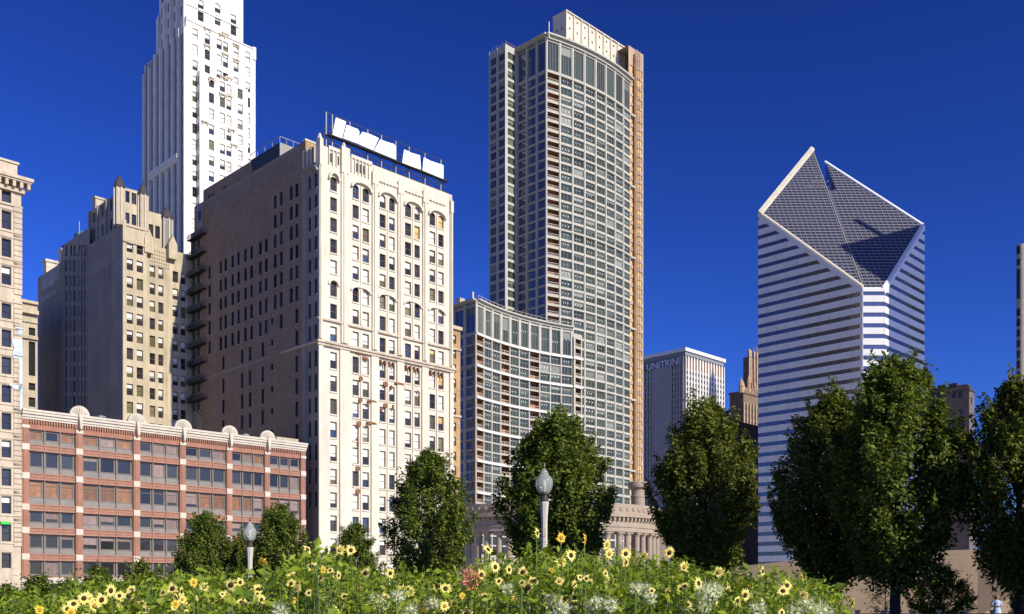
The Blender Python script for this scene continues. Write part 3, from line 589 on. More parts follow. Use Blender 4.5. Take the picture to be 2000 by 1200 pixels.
# ------------------------------------------------------------------ cream fronted high-rise with brown brick side and roof sign
def sign_tower():
    b = Bld('cream_front_highrise', 'high-rise with cream terracotta front, brown brick side wall and a billboard frame on its roof', 'building', 622, 170)
    W = b.n(883); D = b.w(395); D2 = b.w(370); hz = lambda y: b.h(y, 3.1); S = SOUTH(D); zt = hz(332); ztop = hz(292); zs = hz(271)
    cols = [(b.n(p), b.n(q)) for p, q in ((645, 658), (688.7, 700.8), (708.2, 720.7), (741.5, 753.3), (760, 771), (791, 803), (809.5, 820), (839, 850), (856, 866.5))]
    rows = [(345.6, 373, 1), (386, 412.7, 0), (426, 453, 0), (467, 494, 0), (508, 534, 0), (549, 579, 1), (594, 623, 0), (638, 667, 0), (688, 720, 0), (734, 765, 0), (779, 809, 0), (824, 855, 0), (869, 901, 0), (916, 946, 0), (962, 992, 0), (1007, 1038, 0), (1052, 1082, 0), (1098, 1130, 0)]
    ops = []
    for ci, (a, c) in enumerate(cols):
        for y0, y1, ar in rows: ops.append((a, c, hz(y1), hz(y0), ar))
    mb = MB(); wall(mb, EAST, 0, W, 0, ztop, ops, .42, 0, 1)
    # south side
    sc = lambda px: D - b.w(px)
    allr = [(hz(y1), hz(y0), a) for y0, y1, a in rows]; sops = []
    def add(px, ri, wd=1.15, sq=0):
        z0, z1, a = allr[ri]; u = sc(px)
        if sq: z0 = z1 - 1.2
        sops.append((u - wd / 2, u + wd / 2, z0, z1, a and px > 530))
    for ri in range(0, 17):
        if hz(1010) < allr[ri][0]:
            for px in (604.5, 616.5): add(px, ri, 1.0)
            add(579.5, ri)
        if ri in (0, 1, 2, 3, 4, 5):
            add(568.5, ri)
            for px in (537, 549): add(px, ri)
        if 2 <= ri <= 6 and ri != 5 or ri == 5:
            if ri >= 1:
                for px in (431, 440.5, 454, 465.5, 479, 491, 508, 519.5): add(px, ri)
                if ri >= 2: add(409, ri)
        if ri == 1: pass
        if 6 <= ri <= 13:
            for px in (436, 472.5, 488, 513): 
                if ri > 6: add(px, ri, 1.05)
            add(531, ri, .9, 1)
        if ri == 6: add(549, ri)
    uc = sc(596)
    wall(mb, S, 0, uc, 0, zs, [o for o in sops if o[1] < uc], .35, 2, 2)
    wall(mb, S, uc, D, 0, ztop, [o for o in sops if o[0] > uc], .35, 3, 3)
    mb.box(.01, .6, D - uc, D, zt - .3, zs - .01, 2); mb.box(.6, 5.5, D - uc, D - uc + .6, zt - .3, zs - .01, 2)
    mb.poly([(W, 0, 0), (W, D2, 0), (W, D2, zt), (W, 0, zt)], 2); mb.poly([(0, D2, 0), (W, D2, 0), (W, D2, zt - 8), (0, D2, zt - 8)], 2)
    cb = D - uc; mb.poly([(0, cb, zt), (W, cb, zt), (W, cb, ztop), (0, cb, ztop)], 2); mb.poly([(W, 0, zt), (W, cb, zt), (W, cb, ztop), (W, 0, ztop)], 0)
    mb.poly([(0, 0, ztop - 1), (W, 0, ztop - 1), (W, cb, ztop - 1), (0, cb, ztop - 1)], 2); mb.poly([(0, cb, zt), (W, cb, zt), (W, D, zt), (0, D, zt)], 2)
    mb.build('wall', [M_cream, M_creamdk, M_brown, M_greylt], b.o)
    rr = random.Random(31)
    for o in ops:
        x = rr.random(); zc_ = o[2]
        g = M_glass if x < .6 else (M_glasso if x < .8 else M_glassb); low = zc_ < hz(660)
        bl = rr.choice((0, 0, .4, .5, .95)) if not low else rr.choice((0, .3, .5, .7, .95))
        window(b.o, EAST, *o[:4], .42, M_frame, g, bl, M_blind if rr.random() < .93 else M_scaf)
    for o in sops: window(b.o, S, *o[:4], .35, M_black if o[0] < uc else M_frame, M_glassb if rr.random() < .5 else M_glass)
    # pale jambs beside the side windows
    for o in sops:
        if o[1] < uc: s = MB(); s.box(o[0] - .16, o[0] - .01, -.03, .05, o[2] - .15, o[3] + .1, 0, S); s.box(o[0] - .16, o[1] + .1, -.06, 0, o[2] - .3, o[2] - .12, 0, S); s.build('window_sill', M_greylt, b.o)
        else: s = MB(); s.box(o[0] - .1, o[1] + .1, -.12, 0, o[2] - .28, o[2] - .08, 0, S); s.build('window_sill', M_greylt, b.o)
    for o in ops: s = MB(); s.box(o[0] - .12, o[1] + .12, -.16, 0, o[2] - .28, o[2] - .06); s.build('window_sill', M_cream, b.o)
    # front piers and colonnettes
    pcs = [0.35, b.n(672), b.n(731), b.n(781), b.n(829), W - .35]
    zl = hz(672); z2 = hz(628)
    for i, u in enumerate(pcs):
        hw = (.45, 1.05, .85, .85, .8, .45)[i]
        p = MB(); p.box(u - hw, u + hw, -.32, 0, 0, zl - .5); p.box(u - hw * .72, u + hw * .72, -.32, 0, zl + .5, zt); p.box(u - hw * .3, u + hw * .3, -.5, -.32, zl + .5, zt); p.build('pier', M_cream, b.o)
        p = MB(); p.box(u - hw * .8, u + hw * .8, -.5, .8, zt, (ztop if i < 2 else hz(318)) + 1.0); p.lathe([(.5, (ztop if i < 2 else hz(318)) + 1.0), (.15, (ztop if i < 2 else hz(318)) + 2.0)], 6, u, .1); p.build('parapet_pier', M_cream, b.o)
    for k in range(1, 5):
        um = (cols[2 * k - 1][1] + cols[2 * k][0]) / 2
        p = MB(); p.box(um - .14, um + .14, -.2, 0, 0, zl - 1); p.box(um - .12, um + .12, -.16, 0, z2 + .5, zt - 1.2); p.build('colonnette', M_cream, b.o)
    c = MB(); c.box(-.55, W + .5, -.75, .2, zl - .25, zl + .12); c.box(-.4, W + .35, -.5, 0, zl - .7, zl - .25); c.box(0, D * .28, -.3, 0, zl - .3, zl + .1, 0, Fr(0, D * .28, R(-90))); c.build('main_cornice', M_creamdk, b.o)
    c = MB(); c.box(-.2, W + .2, -.4, 0, z2 - .2, z2 + .1); c.build('upper_ledge', M_creamdk, b.o)
    c = MB(); c.box(-.03, 0, 6.5, D, zl - .3, zl + .05); c.box(-.05, 0, 6.5, D, zs - .7, zs - .35); c.build('string_course', M_greylt, b.o)
    # spandrel panels below windows
    for k in range(5):
        a = cols[0][0] if k == 0 else cols[2 * k - 1][0]; e = cols[0][1] if k == 0 else cols[2 * k][1]
        # hood arch over the top windows and over the sixth row
        for (zz, hh, pr) in ((hz(338), 1.5, .55), (hz(543), 1.2, .3)):
            m = MB(); n = 10; cx = (a + e) / 2; hw = (e - a) / 2 + .55
            pts = [(cx - hw * math.cos(math.pi * i / n), zz - 1.3 + hh * math.sin(math.pi * i / n)) for i in range(n + 1)]
            inn = [(cx - (hw - .42) * math.cos(math.pi * i / n), zz - 1.3 + (hh - .42) * math.sin(math.pi * i / n)) for i in range(n + 1)]
            for i in range(n): m.face_prism([inn[i], inn[i + 1], pts[i + 1], pts[i]], -pr, 0)
            m.build('hood_arch', M_cream, b.o)
        # parapet tracery
        top = ztop if k < 2 else hz(318); t = a - .4; nn = 3 if k == 0 else 6
        for i in range(nn):
            x0 = a - .5 + (e - a + 1.0) * i / nn; x1 = a - .5 + (e - a + 1.0) * (i + 1) / nn
            p = MB(); p.box(x0 + .04, x0 + .24, -.3, 0, zt + .8, top + .3); p.box(x0 + .04, x1 + .04, -.26, 0, top - .3, top + .3); p.build('tracery', M_cream, b.o)
            if k < 2 and i in ((0, 2) if k == 0 else (1, 2, 3)): q = MB(); q.box(x0 + .32, x1 - .05, -.06, -.02, zt + 1.2, top - .9); q.build('dark_louvre', M_black, b.o)
    pp = MB(); pp.box(pcs[1] + 3.6, W, .3, 1.0, hz(318), hz(312)); pp.build('parapet_cap', M_cream, b.o)
    for i in range(4): q = MB(); u = D - 4.6 + i * 1.15; q.box(u, u + .35, -.3, 0, zt + .6, ztop, 0, S); q.build('tracery', M_cream, b.o)
    q = MB(); q.box(uc - .6, uc + .5, -.25, 0, 0, ztop, 0, S); q.build('side_pier', M_greylt, b.o)
    m = MB(); n = 8
    for i in range(n):
        f = lambda r_, h_, i_: (D - 2.6 - r_ * math.cos(math.pi * i_ / n), zt - 1.0 + h_ * math.sin(math.pi * i_ / n))
        m.face_prism([f(2.1, .9, i), f(2.1, .9, i + 1), f(2.6, 1.5, i + 1), f(2.6, 1.5, i)], -.5, 0, 0, S)
    m.build('hood_arch', M_greylt, b.o)
    # corbel tables on the brick side
    for px in (415, 437, 463, 487, 512, 545, 573):
        u = sc(px); q = MB()
        for i in range(4): q.box(u - 1.2 + i * .65, u - .98 + i * .65, -.08, 0, zs - 3.1, zs - 1.1, 0, S)
        for i in range(5): q.box(u - 1.3 + i * .5, u - 1.0 + i * .5, -.14, 0, zs - 3.9 + (i % 2) * .3, zs - 3.5 + (i % 2) * .3, 0, S)
        q.build('corbel', M_greylt, b.o)
    # patches where terracotta is gone and brown brick shows
    for px, py, a, h_ in ((705, 690, 3.0, .5), (712, 700, 1.6, .5), (704, 740, .8, .9), (703, 782, .9, .9), (718, 788, .5, .7), (700, 828, 1.0, 1.1), (716, 830, .5, .6), (752, 750, 1.0, .9), (752, 792, 1.0, .8), (725, 784, 2.0, .35), (736, 790, .5, .8), (724, 827, 2.3, .45), (778, 750, 2.2, .4), (788, 757, .4, .9), (764, 757, .4, .9), (744, 800, .4, .8), (767, 795, .4, .9), (698, 862, .35, 2.0), (698, 915, 1.0, .8), (698, 960, 1.0, .9), (816, 765, .4, .4)):
        u = b.n(px); z = b.h(py, u); p = MB(); rr2 = random.Random(int(px * 7 + py))
        pts = [(u - a / 2, z - h_ * .3), (u - a * .3, z - h_ * .6), (u + a * .2, z - h_ * .5), (u + a / 2, z - h_ * rr2.uniform(.1, .7)), (u + a * .45, z + h_ * .3), (u + a * .1, z + h_ * .45), (u - a * .4, z + h_ * .35)]
        p.face_prism(pts, -.40 if abs(a) > 1.9 else -.26, .02); p.build('exposed_brick', M_rust, b.o)
    for k in (2, 3, 4):
        for i in range(4): u = cols[2 * k - 1][0] - .2 + i * 1.0; p = MB(); p.face_prism([(u, zl - 1.2), (u + .35, zl - 1.2), (u + .35, zl - 2.0), (u + .2, zl - 2.3)], -.55, 0); p.build('corbel_bracket', M_rust, b.o)
    # low rear wing with fire escape
    zr = b.h(455, 0, D2 - 1); m = MB(); Fw = Fr(.3, D2, R(-90)); L = D2 - D; wo = [(.6 + 2.3 * j, 1.7 + 2.3 * j, zr - 3.8 - 3.8 * i, zr - 1.5 - 3.8 * i) for i in range(10) for j in (0, 1)]
    wall(m, Fw, 0, L, 0, zr, wo, .3, 0, 0); m.poly([(.3, D2, zr), (.3, D, zr), (W, D, zr), (W, D2, zr)], 0); fast_windows(m, Fw, wo, .3, 1)
    m.box(.35, 4, D + .3, D + 4.2, zr, zr + 5.5, 0); m.box(0.33, .36, D + 1.2, D + 2.4, zr + 2, zr + 4, 1)
    m.build('rear_wing', [M_greylt, M_glass], b.o)
    fe = MB(); f = Fr(.3, D2, R(-90))
    for i in range(10):
        z = zr - 2 - 3.8 * i; a, c = .8, L + 2.0
        fe.box(a, c, -1.3, -.05, z, z + .12, 0, f)
        for zz in (.5, 1.0): fe.box(a, c, -1.32, -1.24, z + zz, z + zz + .07, 0, f)
        k = a
        while k < c: fe.box(k, k + .07, -1.32, -1.25, z, z + 1.05, 0, f); k += .45
        p0, p1 = f.p(a + .4, -.9, z - 3.7), f.p(c - .8, -.9, z)
        if i % 2: p0, p1 = f.p(c - .8, -.9, z - 3.7), f.p(a + .4, -.9, z)
        for dz in (0, .9): fe.tube((p0[0], p0[1], p0[2] + dz), (p1[0], p1[1], p1[2] + dz), .07, .07, 4)
        for t in range(12): k = t / 11; fe.box(-.4, .4, -.12, .12, 0, .05, 0, Fr(p0[0] + (p1[0] - p0[0]) * k, p0[1] + (p1[1] - p0[1]) * k, f.rz)) if False else None
    fe.build('fire_escape', M_black, b.o)
    # roof: brick penthouse, dark equipment box, railing
    s0, s1 = b.w(489, .5), b.w(397, .5); zp = b.h(316, .5, s0); m = MB(); Fp = Fr(.5, s1, R(-90)); L = s1 - s0
    po = [(sc_, sc_ + 1.1, zp - 4.0, zp - 1.8) for sc_ in (2.0, 3.6, 8.4)]
    wall(m, Fp, 0, L, zt - .5, zp, po, .3); fast_windows(m, Fp, po, .3, 1)
    m.poly([(.5, s0, zt), (9, s0, zt), (9, s0, zp), (.5, s0, zp)], 2); m.poly([(.5, s0, zp), (9, s0, zp), (9, s1, zp), (.5, s1, zp)], 0); m.poly([(9, s0, zt), (9, s1, zt), (9, s1, zp), (9, s0, zp)], 0); m.poly([(.5, s1, zt), (9, s1, zt), (9, s1, zp), (.5, s1, zp)], 0)
    m.build('penthouse', [M_brown, M_glass, M_tanbrick], b.o)
    t = MB(); t.lathe([(1.0, zp), (1.0, zp + 1.0), (.6, zp + 1.5), (.1, zp + 1.7)], 10, 5, s0 + 2); t.build('roof_vent', M_redrail, b.o)
    s0, s1 = b.w(545, .8), b.w(497, .8); z0 = zs - 1.5; z1 = b.h(281, .8, s0); m = MB()
    top = [(.6, s0 - .6), (6.4, s0 - .6), (6.4, s1 + 1.2), (.6, s1 + 1.2)]; bot = [(1.2, s0 + .4), (5.6, s0 + .4), (5.6, s1 - .4), (1.2, s1 - .4)]
    A = [(x, y, z0) for x, y in bot]; T = [(x, y, z1) for x, y in top]
    m.poly(T, 1); m.poly([A[0], A[1], T[1], T[0]], 1)
    for i in (1, 2, 3): j = (i + 1) % 4; m.poly([A[i], A[j], T[j], T[i]], 0)
    m.build('cooling_tower', [M_dark, M_conshade], b.o)
    m = MB(); z1 += .02
    for i in range(4): m.tube((*top[i], z1 + 1.1), (*top[(i + 1) % 4], z1 + 1.1), .06, .06, 4)
    for i in range(4):
        p, q = top[i], top[(i + 1) % 4]
        for k in range(4): m.tube((p[0] + (q[0] - p[0]) * k / 4, p[1] + (q[1] - p[1]) * k / 4, z1), (p[0] + (q[0] - p[0]) * k / 4, p[1] + (q[1] - p[1]) * k / 4, z1 + 1.1), .05, .05, 4)
    m.build('roof_railing', M_steel, b.o)
    m = MB(); m.box(.05, 5.6, D - uc - .12, D - uc - .01, zt, zs - .02); m.box(-.1, 5.7, D - uc - .2, D - uc + .7, zs, zs + .35, 1); m.box(.3, 6, 6, 12, zt, zt + 1.0); m.build('stair_head', [M_tanbrick, M_stone], b.o)
    # ---- billboard: a thing of its own, standing on the roof
    u0 = b.n(640, 0, 2.5); x, y = b.at(0, 2.5); ws = 2.5
    so_ = obj('roof_sign', None, None, (x, y, b.b + ztop - 1.0), R(45)); tag(so_, 'dark steel rooftop sign frame carrying six blank white panels above the cream front', 'sign')
    zo = ztop - 1.0
    P = lambda px, py: (b.n(px, 0, ws), b.h(py, b.n(px, 0, ws), ws) - zo)
    fx = [638, 650, 684, 719, 746, 774, 800, 831, 862]
    zt_, zb_, zc_ = P(650, 227)[1], P(650, 268)[1], P(650, 250)[1]
    ue = P(870, 320)[0]; u00 = P(637, 220)[0]
    for px in fx: q = MB(); u = P(px, 300)[0]; q.box(u - .1, u + .1, .1, .3, -.5, zt_ + .3); q.tube((u, 2.6, -.5), (u, .3, zc_), .08, .08, 4); q.build('post', M_steel, so_)
    for z, r_ in ((zt_ + .3, .06), (zb_, .12), (zb_ - 1.0, .06), (zb_ - 2.0, .06), (zc_, .07), (zb_ + .9, .05)):
        q = MB(); q.box(u00 - .5, ue + .4, .0 if r_ > .1 else .12, .12 if r_ > .1 else .25, z - r_, z + r_); q.build('rail', M_dark, so_)
    q = MB(); q.box(u00, ue + .2, -.9, .1, zb_ - .25, zb_ - .12); q.build('catwalk', M_dark, so_)
    for i in range(7): q = MB(); u = P(fx[i + 1], 300)[0]; u1 = P(fx[i + 2] if i < 6 else 868, 300)[0]; q.tube((u, .3, -.4), (u1, .3, zb_ - .2), .05, .05, 4); q.tube((u1, .3, -.4), (u, .3, zb_ - .2), .05, .05, 4); q.build('brace', M_dark, so_)
    Z = lambda pts: [P(590 + a / 5.216, 220 + c / 5.216) for a, c in pts]
    for pts in ([(340, 55), (443, 97), (403, 266), (305, 228)], [(447, 130), (500, 150), (560, 172), (577, 195), (575, 325), (415, 265)],
                [(610, 200), (690, 225), (775, 265), (720, 388), (578, 328), (578, 250)], [(790, 278), (850, 300), (930, 325), (950, 350), (950, 483), (728, 392)],
                [(1035, 380), (1110, 415), (1195, 440), (1205, 585), (1015, 518)], [(1235, 460), (1300, 495), (1434, 540), (1434, 680), (1222, 592)]):
        q = MB(); uv = Z(pts); q.face_prism(uv[::-1], -.18, -.02); q.build('sign_panel', M_signw, so_)
sign_tower()

def tan_building():
    b = Bld('tan_brick_building', 'narrow tan brick building squeezed between the cream high-rise and the curved glass block', 'building', 872, 200)
    W = b.n(899); D = 22; zt = b.h(645, W); ops = []; u0, u1 = b.n(884), b.n(891)
    for i in range(12): y = 654 + 28.5 * i; ops.append((u0, u1, b.h(y + 17, u0), b.h(y, u0)))
    mb = MB(); wall(mb, EAST, 0, W, 0, zt, ops, .4)
    for fr, L in ((SOUTH(D), D), (Fr(W, 0, R(90)), D)): mb.poly([fr.p(0, 0, 0), fr.p(L, 0, 0), fr.p(L, 0, zt), fr.p(0, 0, zt)], 0)
    mb.poly([(0, 0, zt), (W, 0, zt), (W, D, zt), (0, D, zt)], 0); mb.build('wall', M_tanbrick, b.o)
    for o in ops: window(b.o, EAST, *o, .4, M_frame, M_glasso, .4)
    c = MB(); c.box(0, W + .2, -.5, .3, zt - .2, zt + .5); c.box(0, W + .1, -.3, 0, b.h(812), b.h(808)); c.box(0, W + .1, -.3, 0, b.h(680), b.h(677)); c.build('cornice', M_lime, b.o)
tan_building()

# ------------------------------------------------------------------ curved condominium tower and its lower block
def arc(L, f0, f1, n):
    """n bays whose direction turns from f0 to f1 degrees (east of north); total north extent L"""
    ph = [R(f0 + (f1 - f0) * (i + .5) / n) for i in range(n)]; l = L / sum(math.cos(p) for p in ph)
    out = []; u = w_ = 0.0
    for p in ph: out.append((u, w_, p, l)); u += l * math.cos(p); w_ -= l * math.sin(p)
    out.append((u, w_, ph[-1], l)); return out
def sticker_mesh():
    mb = MB()
    for x in (-1, 0, 1): mb.box(x * 1.15 - .09, x * 1.15 + .09, -.012, 0, -.1, .14)
    return mb.mesh('glass_stickers', mat('tape_white', (.75, .82, .80), .5, .05))
def bigwin(parent, fr, u0, u1, v0, v1, r, g, rr, bars=(1 / 3, 2 / 3), st=None, blind=0):
    o = window(parent, fr, u0, u1, v0, v1, r, M_whfr if 0 else M_conshade, g, 0, None, bars, 0, .07)
    if rr.random() < .28: obj('blind', winmesh('blind', u1 - u0, v1 - v0, r, [M_curt], .08, (), rr.choice((.3, .5, .95))), o)
    if st and rr.random() < .75:
        s = obj('glass_stickers', st, o, ((u1 - u0) / 2, r - .05, (v1 - v0) * rr.uniform(.45, .7)), 0, 'stuff'); s.scale = (rr.uniform(.7, 1.2), 1, rr.uniform(.6, 2.2))
    return o
_bal = {}
def balcony(parent, fr, u0, u1, v0, v1, k):
    key = (round(u1 - u0, 2), round(v1 - v0, 2))
    if key not in _bal:
        wd, ht = key; m = MB(); d = 1.7
        for a, c in (((0, 0), (0, ht)), ((wd, ht), (wd, 0))): m.poly([(a[0], 0, a[1]), (c[0], 0, c[1]), (c[0], d, c[1]), (a[0], d, a[1])])
        m.poly([(0, d, 0), (wd, d, 0), (wd, d, ht), (0, d, ht)]); m.poly([(0, 0, 0), (wd, 0, 0), (wd, d, 0), (0, d, 0)]); m.poly([(0, 0, ht), (0, d, ht), (wd, d, ht), (wd, 0, ht)])
        g = MB(); g.box(wd * .12, wd * .88, d - .06, d - .03, .05, ht * .8)
        q = MB(); q.box(0, wd, .02, .10, ht * .33, ht * .33 + .09); q.box(0, wd, .02, .08, .1, .2)
        n = 5
        for i in range(n + 1): q.box(wd * i / n - .035, wd * i / n + .035, .03, .09, .1, ht * .33)
        _bal[key] = (m.mesh('balcony', M_balc), q.mesh('railing', M_rail), g.mesh('balcony_door', M_glass))
    m, q, g = _bal[key]; o = obj('balcony', m, parent, fr.p(u0, 0, v0), fr.rz); obj('railing', q, o)
    if k % 3: obj('balcony_door', g, o)
def condo_tower():
    b = Bld('curved_condo_tower', 'tallest tower with a convex grid of pale concrete and green glass windows', 'building', 1067, 317)
    U = b.n(1222); bays = arc(U, 17, -11, 8); zr = b.h(66); zc0 = b.h(138); fl = 3.21; rr = random.Random(41)
    st = sticker_mesh(); pw = .62; mb = MB(); low = MB(); Dm = b.w(1010)
    nf = int(zc0 / fl); zf = [zc0 - .35 - fl * i for i in range(nf)]
    for k in range(8):
        u, w_, p, l = bays[k]; fr = Fr(u, w_, -p); ops = []
        ops.append((pw / 2 + .25, l - pw / 2 - .25, zc0 + .6, zr - 2.2))
        for i, z in enumerate(zf):
            if z - fl < 6: break
            ops.append((pw / 2 + .1, l - pw / 2 - .1, z - fl + .62, z - .18))
        wall(mb, fr, 0, l, 0, zr - .6, ops, .4, 0, 0)
        for j, o in enumerate(ops):
            ytop = HZ - (o[3] + BASE - EYE) * F / b.at(u, w_)[1]
            if j == 0: bigwin(b.o, fr, *o, .4, M_glassg, rr, (.25, .5, .75)); continue
            if k == 0:
                if ytop < 660: balcony(b.o, fr, *o, j)
                else: fast_windows(low, fr, [o], .4, 0)
            elif ytop < (670 if k < 3 else 1010): bigwin(b.o, fr, *o, .4, M_glassg, rr, (1 / 3, 2 / 3), st)
            else: fast_windows(low, fr, [o], .4, 0)
        pi = MB(); pi.box(-pw / 2, pw / 2, -.22, .02, 0, zr - .7, 0, fr); pi.build('pier', M_concrete, b.o)
    low.build('lower_windows', M_glassg, b.o, kind='stuff')
    for i in range(0, nf, 8):
        z = zf[i]; q = MB()
        for k in range(8):
            u, w_, p, l = bays[k]; q.box(-.02, l + .02, -.34, 0, z - .1, z + .5, 0, Fr(u, w_, -p))
        q.build('floor_ledge', M_concrete, b.o)
    # south face, notch and side wing
    S = Fr(0, Dm, R(-90)); cuts = [0, Dm * .34, Dm * .68, Dm]; so_ = []
    for k in range(3):
        so_.append((cuts[k] + .5, cuts[k + 1] - .45, zc0 + .6, zr - 2.2))
        for z in zf:
            if z < 60: break
            so_.append((cuts[k] + .5, cuts[k + 1] - .45, z - fl + .5, z - .15))
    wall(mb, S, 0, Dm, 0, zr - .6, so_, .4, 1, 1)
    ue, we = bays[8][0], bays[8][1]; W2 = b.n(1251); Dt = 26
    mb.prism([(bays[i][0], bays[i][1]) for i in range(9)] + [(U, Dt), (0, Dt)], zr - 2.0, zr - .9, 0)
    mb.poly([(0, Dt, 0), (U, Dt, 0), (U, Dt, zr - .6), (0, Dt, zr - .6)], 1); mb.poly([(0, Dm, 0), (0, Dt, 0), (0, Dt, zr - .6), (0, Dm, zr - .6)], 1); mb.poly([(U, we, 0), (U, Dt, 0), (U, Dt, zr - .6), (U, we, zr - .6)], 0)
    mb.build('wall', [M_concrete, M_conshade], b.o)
    sw = MB(); fast_windows(sw, S, so_, .4, 0); sw.build('side_windows', M_glassb, b.o, kind='stuff')
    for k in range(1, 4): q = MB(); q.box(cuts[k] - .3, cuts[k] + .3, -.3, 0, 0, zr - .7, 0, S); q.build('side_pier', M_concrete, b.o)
    # wing
    x0, y0 = 0.0, Dm; uw = b.n(988, 0, Dm); wend = b.w(956, uw, Dm); zw = b.h(86, uw, Dm); mw = MB(); FE = Fr(uw, Dm, 0); FS = Fr(uw, wend, R(-90)); Le, Ls = -uw, wend - Dm
    eo = []; z = zw - 2.2
    while z > 70: eo.append((.9, Le - .8, z - 2.3, z)); z -= fl
    wall(mw, FE, 0, Le, 0, zw, eo, .4, 0, 0)
    wo = []; z = zw - 2.4; i = 0
    while z > 70:
        for k in (0, 1): wo.append((Ls * k / 2 + .45, Ls * (k + 1) / 2 - .4, z - (2.55 if i % 3 != 2 else 2.2), z))
        z -= fl; i += 1
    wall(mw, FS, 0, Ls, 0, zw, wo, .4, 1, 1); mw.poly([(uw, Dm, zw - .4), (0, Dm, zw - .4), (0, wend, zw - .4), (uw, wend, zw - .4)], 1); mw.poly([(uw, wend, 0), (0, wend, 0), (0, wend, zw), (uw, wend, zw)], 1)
    wing = mw.build('side_wing', [M_concrete, M_conshade], b.o)
    for o in eo: bigwin(wing, FE, *o, .4, M_glassg, rr, (.5,))
    for o in wo: bigwin(wing, FS, *o, .4, M_glassb, rr, (.5,))
    for k in range(3): q = MB(); q.box(max(0, Ls * k / 2 - .28), min(Ls, Ls * k / 2 + .28), -.3, 0, 0, zw, 0, FS); q.build('rib', M_concrete, wing)
    q = MB()
    for i in range(6): t = i / 5; q.tube(FS.p(Ls * t, .1, zw), FS.p(Ls * t, .1, zw + 1.1), .07, .07, 4)
    q.tube(FS.p(0, .1, zw + 1.1), FS.p(Ls, .1, zw + 1.1), .06, .06, 4); q.tube(FE.p(0, .1, zw + .8), FE.p(Le, .1, zw + .8), .09, .09, 4, 1); q.build('railing', [M_steel, M_redrail], wing)
    # cornice
    c = MB()
    for k in range(8):
        u, w_, p, l = bays[k]; f = Fr(u, w_, -p); c.box(-.12, l + .12, -1.4, .6, zr - .55, zr, 0, f); c.box(-.06, l + .06, -.5, .3, zr - 1.5, zr - .55, 0, f)
    c.box(0, Dm + .3, -1.2, .5, zr - .5, zr + .02, 0, S); c.build('cornice', M_concrete, b.o)
    a = MB(); a.tube((0, -1.2, zr - 2), (0, -1.2, zr + 3.4), .22, .18, 6); a.build('mast', M_steel, b.o)
    # crown box with punched holes
    w0 = 4.2; ua, ub = b.n(1105, 0, w0), b.n(1232, 0, w0); zt = b.h(22, ua, w0); sb = b.w(1080, ua, w0); m = MB(); FC = Fr(ua, w0, 0); FD = Fr(ua, sb, R(-90)); n = 9; L = (ub - ua) / n
    ho = [(L * k + L * .5 - .3, L * k + L * .5 + .3, zr + 2.5 + 3.6 * i, zr + 3.3 + 3.6 * i) for k in range(n) for i in range(4)]
    wall(m, FC, 0, ub - ua, zr - 1, zt, ho, .5, 0, 1); hd = [(1.5 + 2.4 * k, 2.1 + 2.4 * k, zr + 2.5 + 3.6 * i, zr + 3.3 + 3.6 * i) for k in range(2) for i in range(3)]
    wall(m, FD, 0, sb - w0, zr - 1, zt - .0, hd, .5, 0, 1)
    for f, oo in ((FC, ho), (FD, hd)): fast_windows(m, f, oo, .5, 2)
    m.poly([(ua, w0, zt), (ub, w0, zt), (ub, sb, zt), (ua, sb, zt)], 0); m.poly([(ub, w0, zr - 1), (ub, sb, zr - 1), (ub, sb, zt), (ub, w0, zt)], 0); m.poly([(ua, sb, zr - 1), (ub, sb, zr - 1), (ub, sb, zt), (ua, sb, zt)], 0)
    cr = m.build('crown', [M_cream, M_conshade, M_black], b.o)
    for k in range(n + 1): q = MB(); q.box(L * k - .22, L * k + .22, -.45, 0, zr - 1, zt + .3, 0, FC); q.build('fin', M_cream, cr)
    q = MB(); q.box(-.3, ub - ua + .3, -.5, .3, zt, zt + .35, 0, FC); q.box(0, sb - w0, -.3, .3, zt, zt + .3, 0, FD); q.build('coping', M_cream, cr)
    # unfinished north strip
    F2 = Fr(ue, we + .9, 0); L = W2 - ue; m = MB(); zn = b.h(110, W2, 0); oo = []
    for z in zf:
        if z < 20: break
        for k in (0, 1): oo.append((.9 + k * L * .48, .9 + k * L * .48 + L * .32, z - fl + .9, z - .5))
    oo += [(.9 + k * L * .48, .9 + k * L * .48 + L * .32, zc0 + 1 + 3.6 * i, zc0 + 3.6 + 3.6 * i) for k in (0, 1) for i in range(5)]
    wall(m, F2, 0, L, 0, zn, oo, .5, 0, 0); m.poly([(W2, we + .9, 0), (W2, Dt, 0), (W2, Dt, zn), (W2, we + .9, zn)], 0); m.poly([(ue, we + .9, zn), (W2, we + .9, zn), (W2, Dt, zn), (ue, Dt, zn)], 0)
    ns = m.build('unfinished_strip', M_pinkcon, b.o)
    for o in oo: p = MB(); p.box(o[0] + .03, o[1] - .03, .3, .5, o[2] + .03, o[3] - .03, 0, F2); p.build('sheathing_panel', M_scaf, ns)
    for i in range(0, nf, 8): q = MB(); q.box(-.6, L * .35, -.9, .0, zf[i] - .2, zf[i] + .4, 0, F2); q.build('stub_ledge', M_concrete, ns)
    # construction hoist on the strip: its own thing
    u = b.n(1244, 0, -1.5); x, y = b.at(u, -1.5); h = obj('construction_hoist', None, None, (x, y, BASE), R(45)); tag(h, 'slender steel lattice hoist mast running up the unfinished north strip of the convex tower', 'hoist')
    zh = b.h(100, u, -1.5)
    for dx in (-.75, .75):
        for dy in (-.75, .75): q = MB(); q.box(dx - .09, dx + .09, dy - .09, dy + .09, 0, zh); q.build('mast_leg', M_steel, h)
    q = MB(); z = 1.0; s = 1
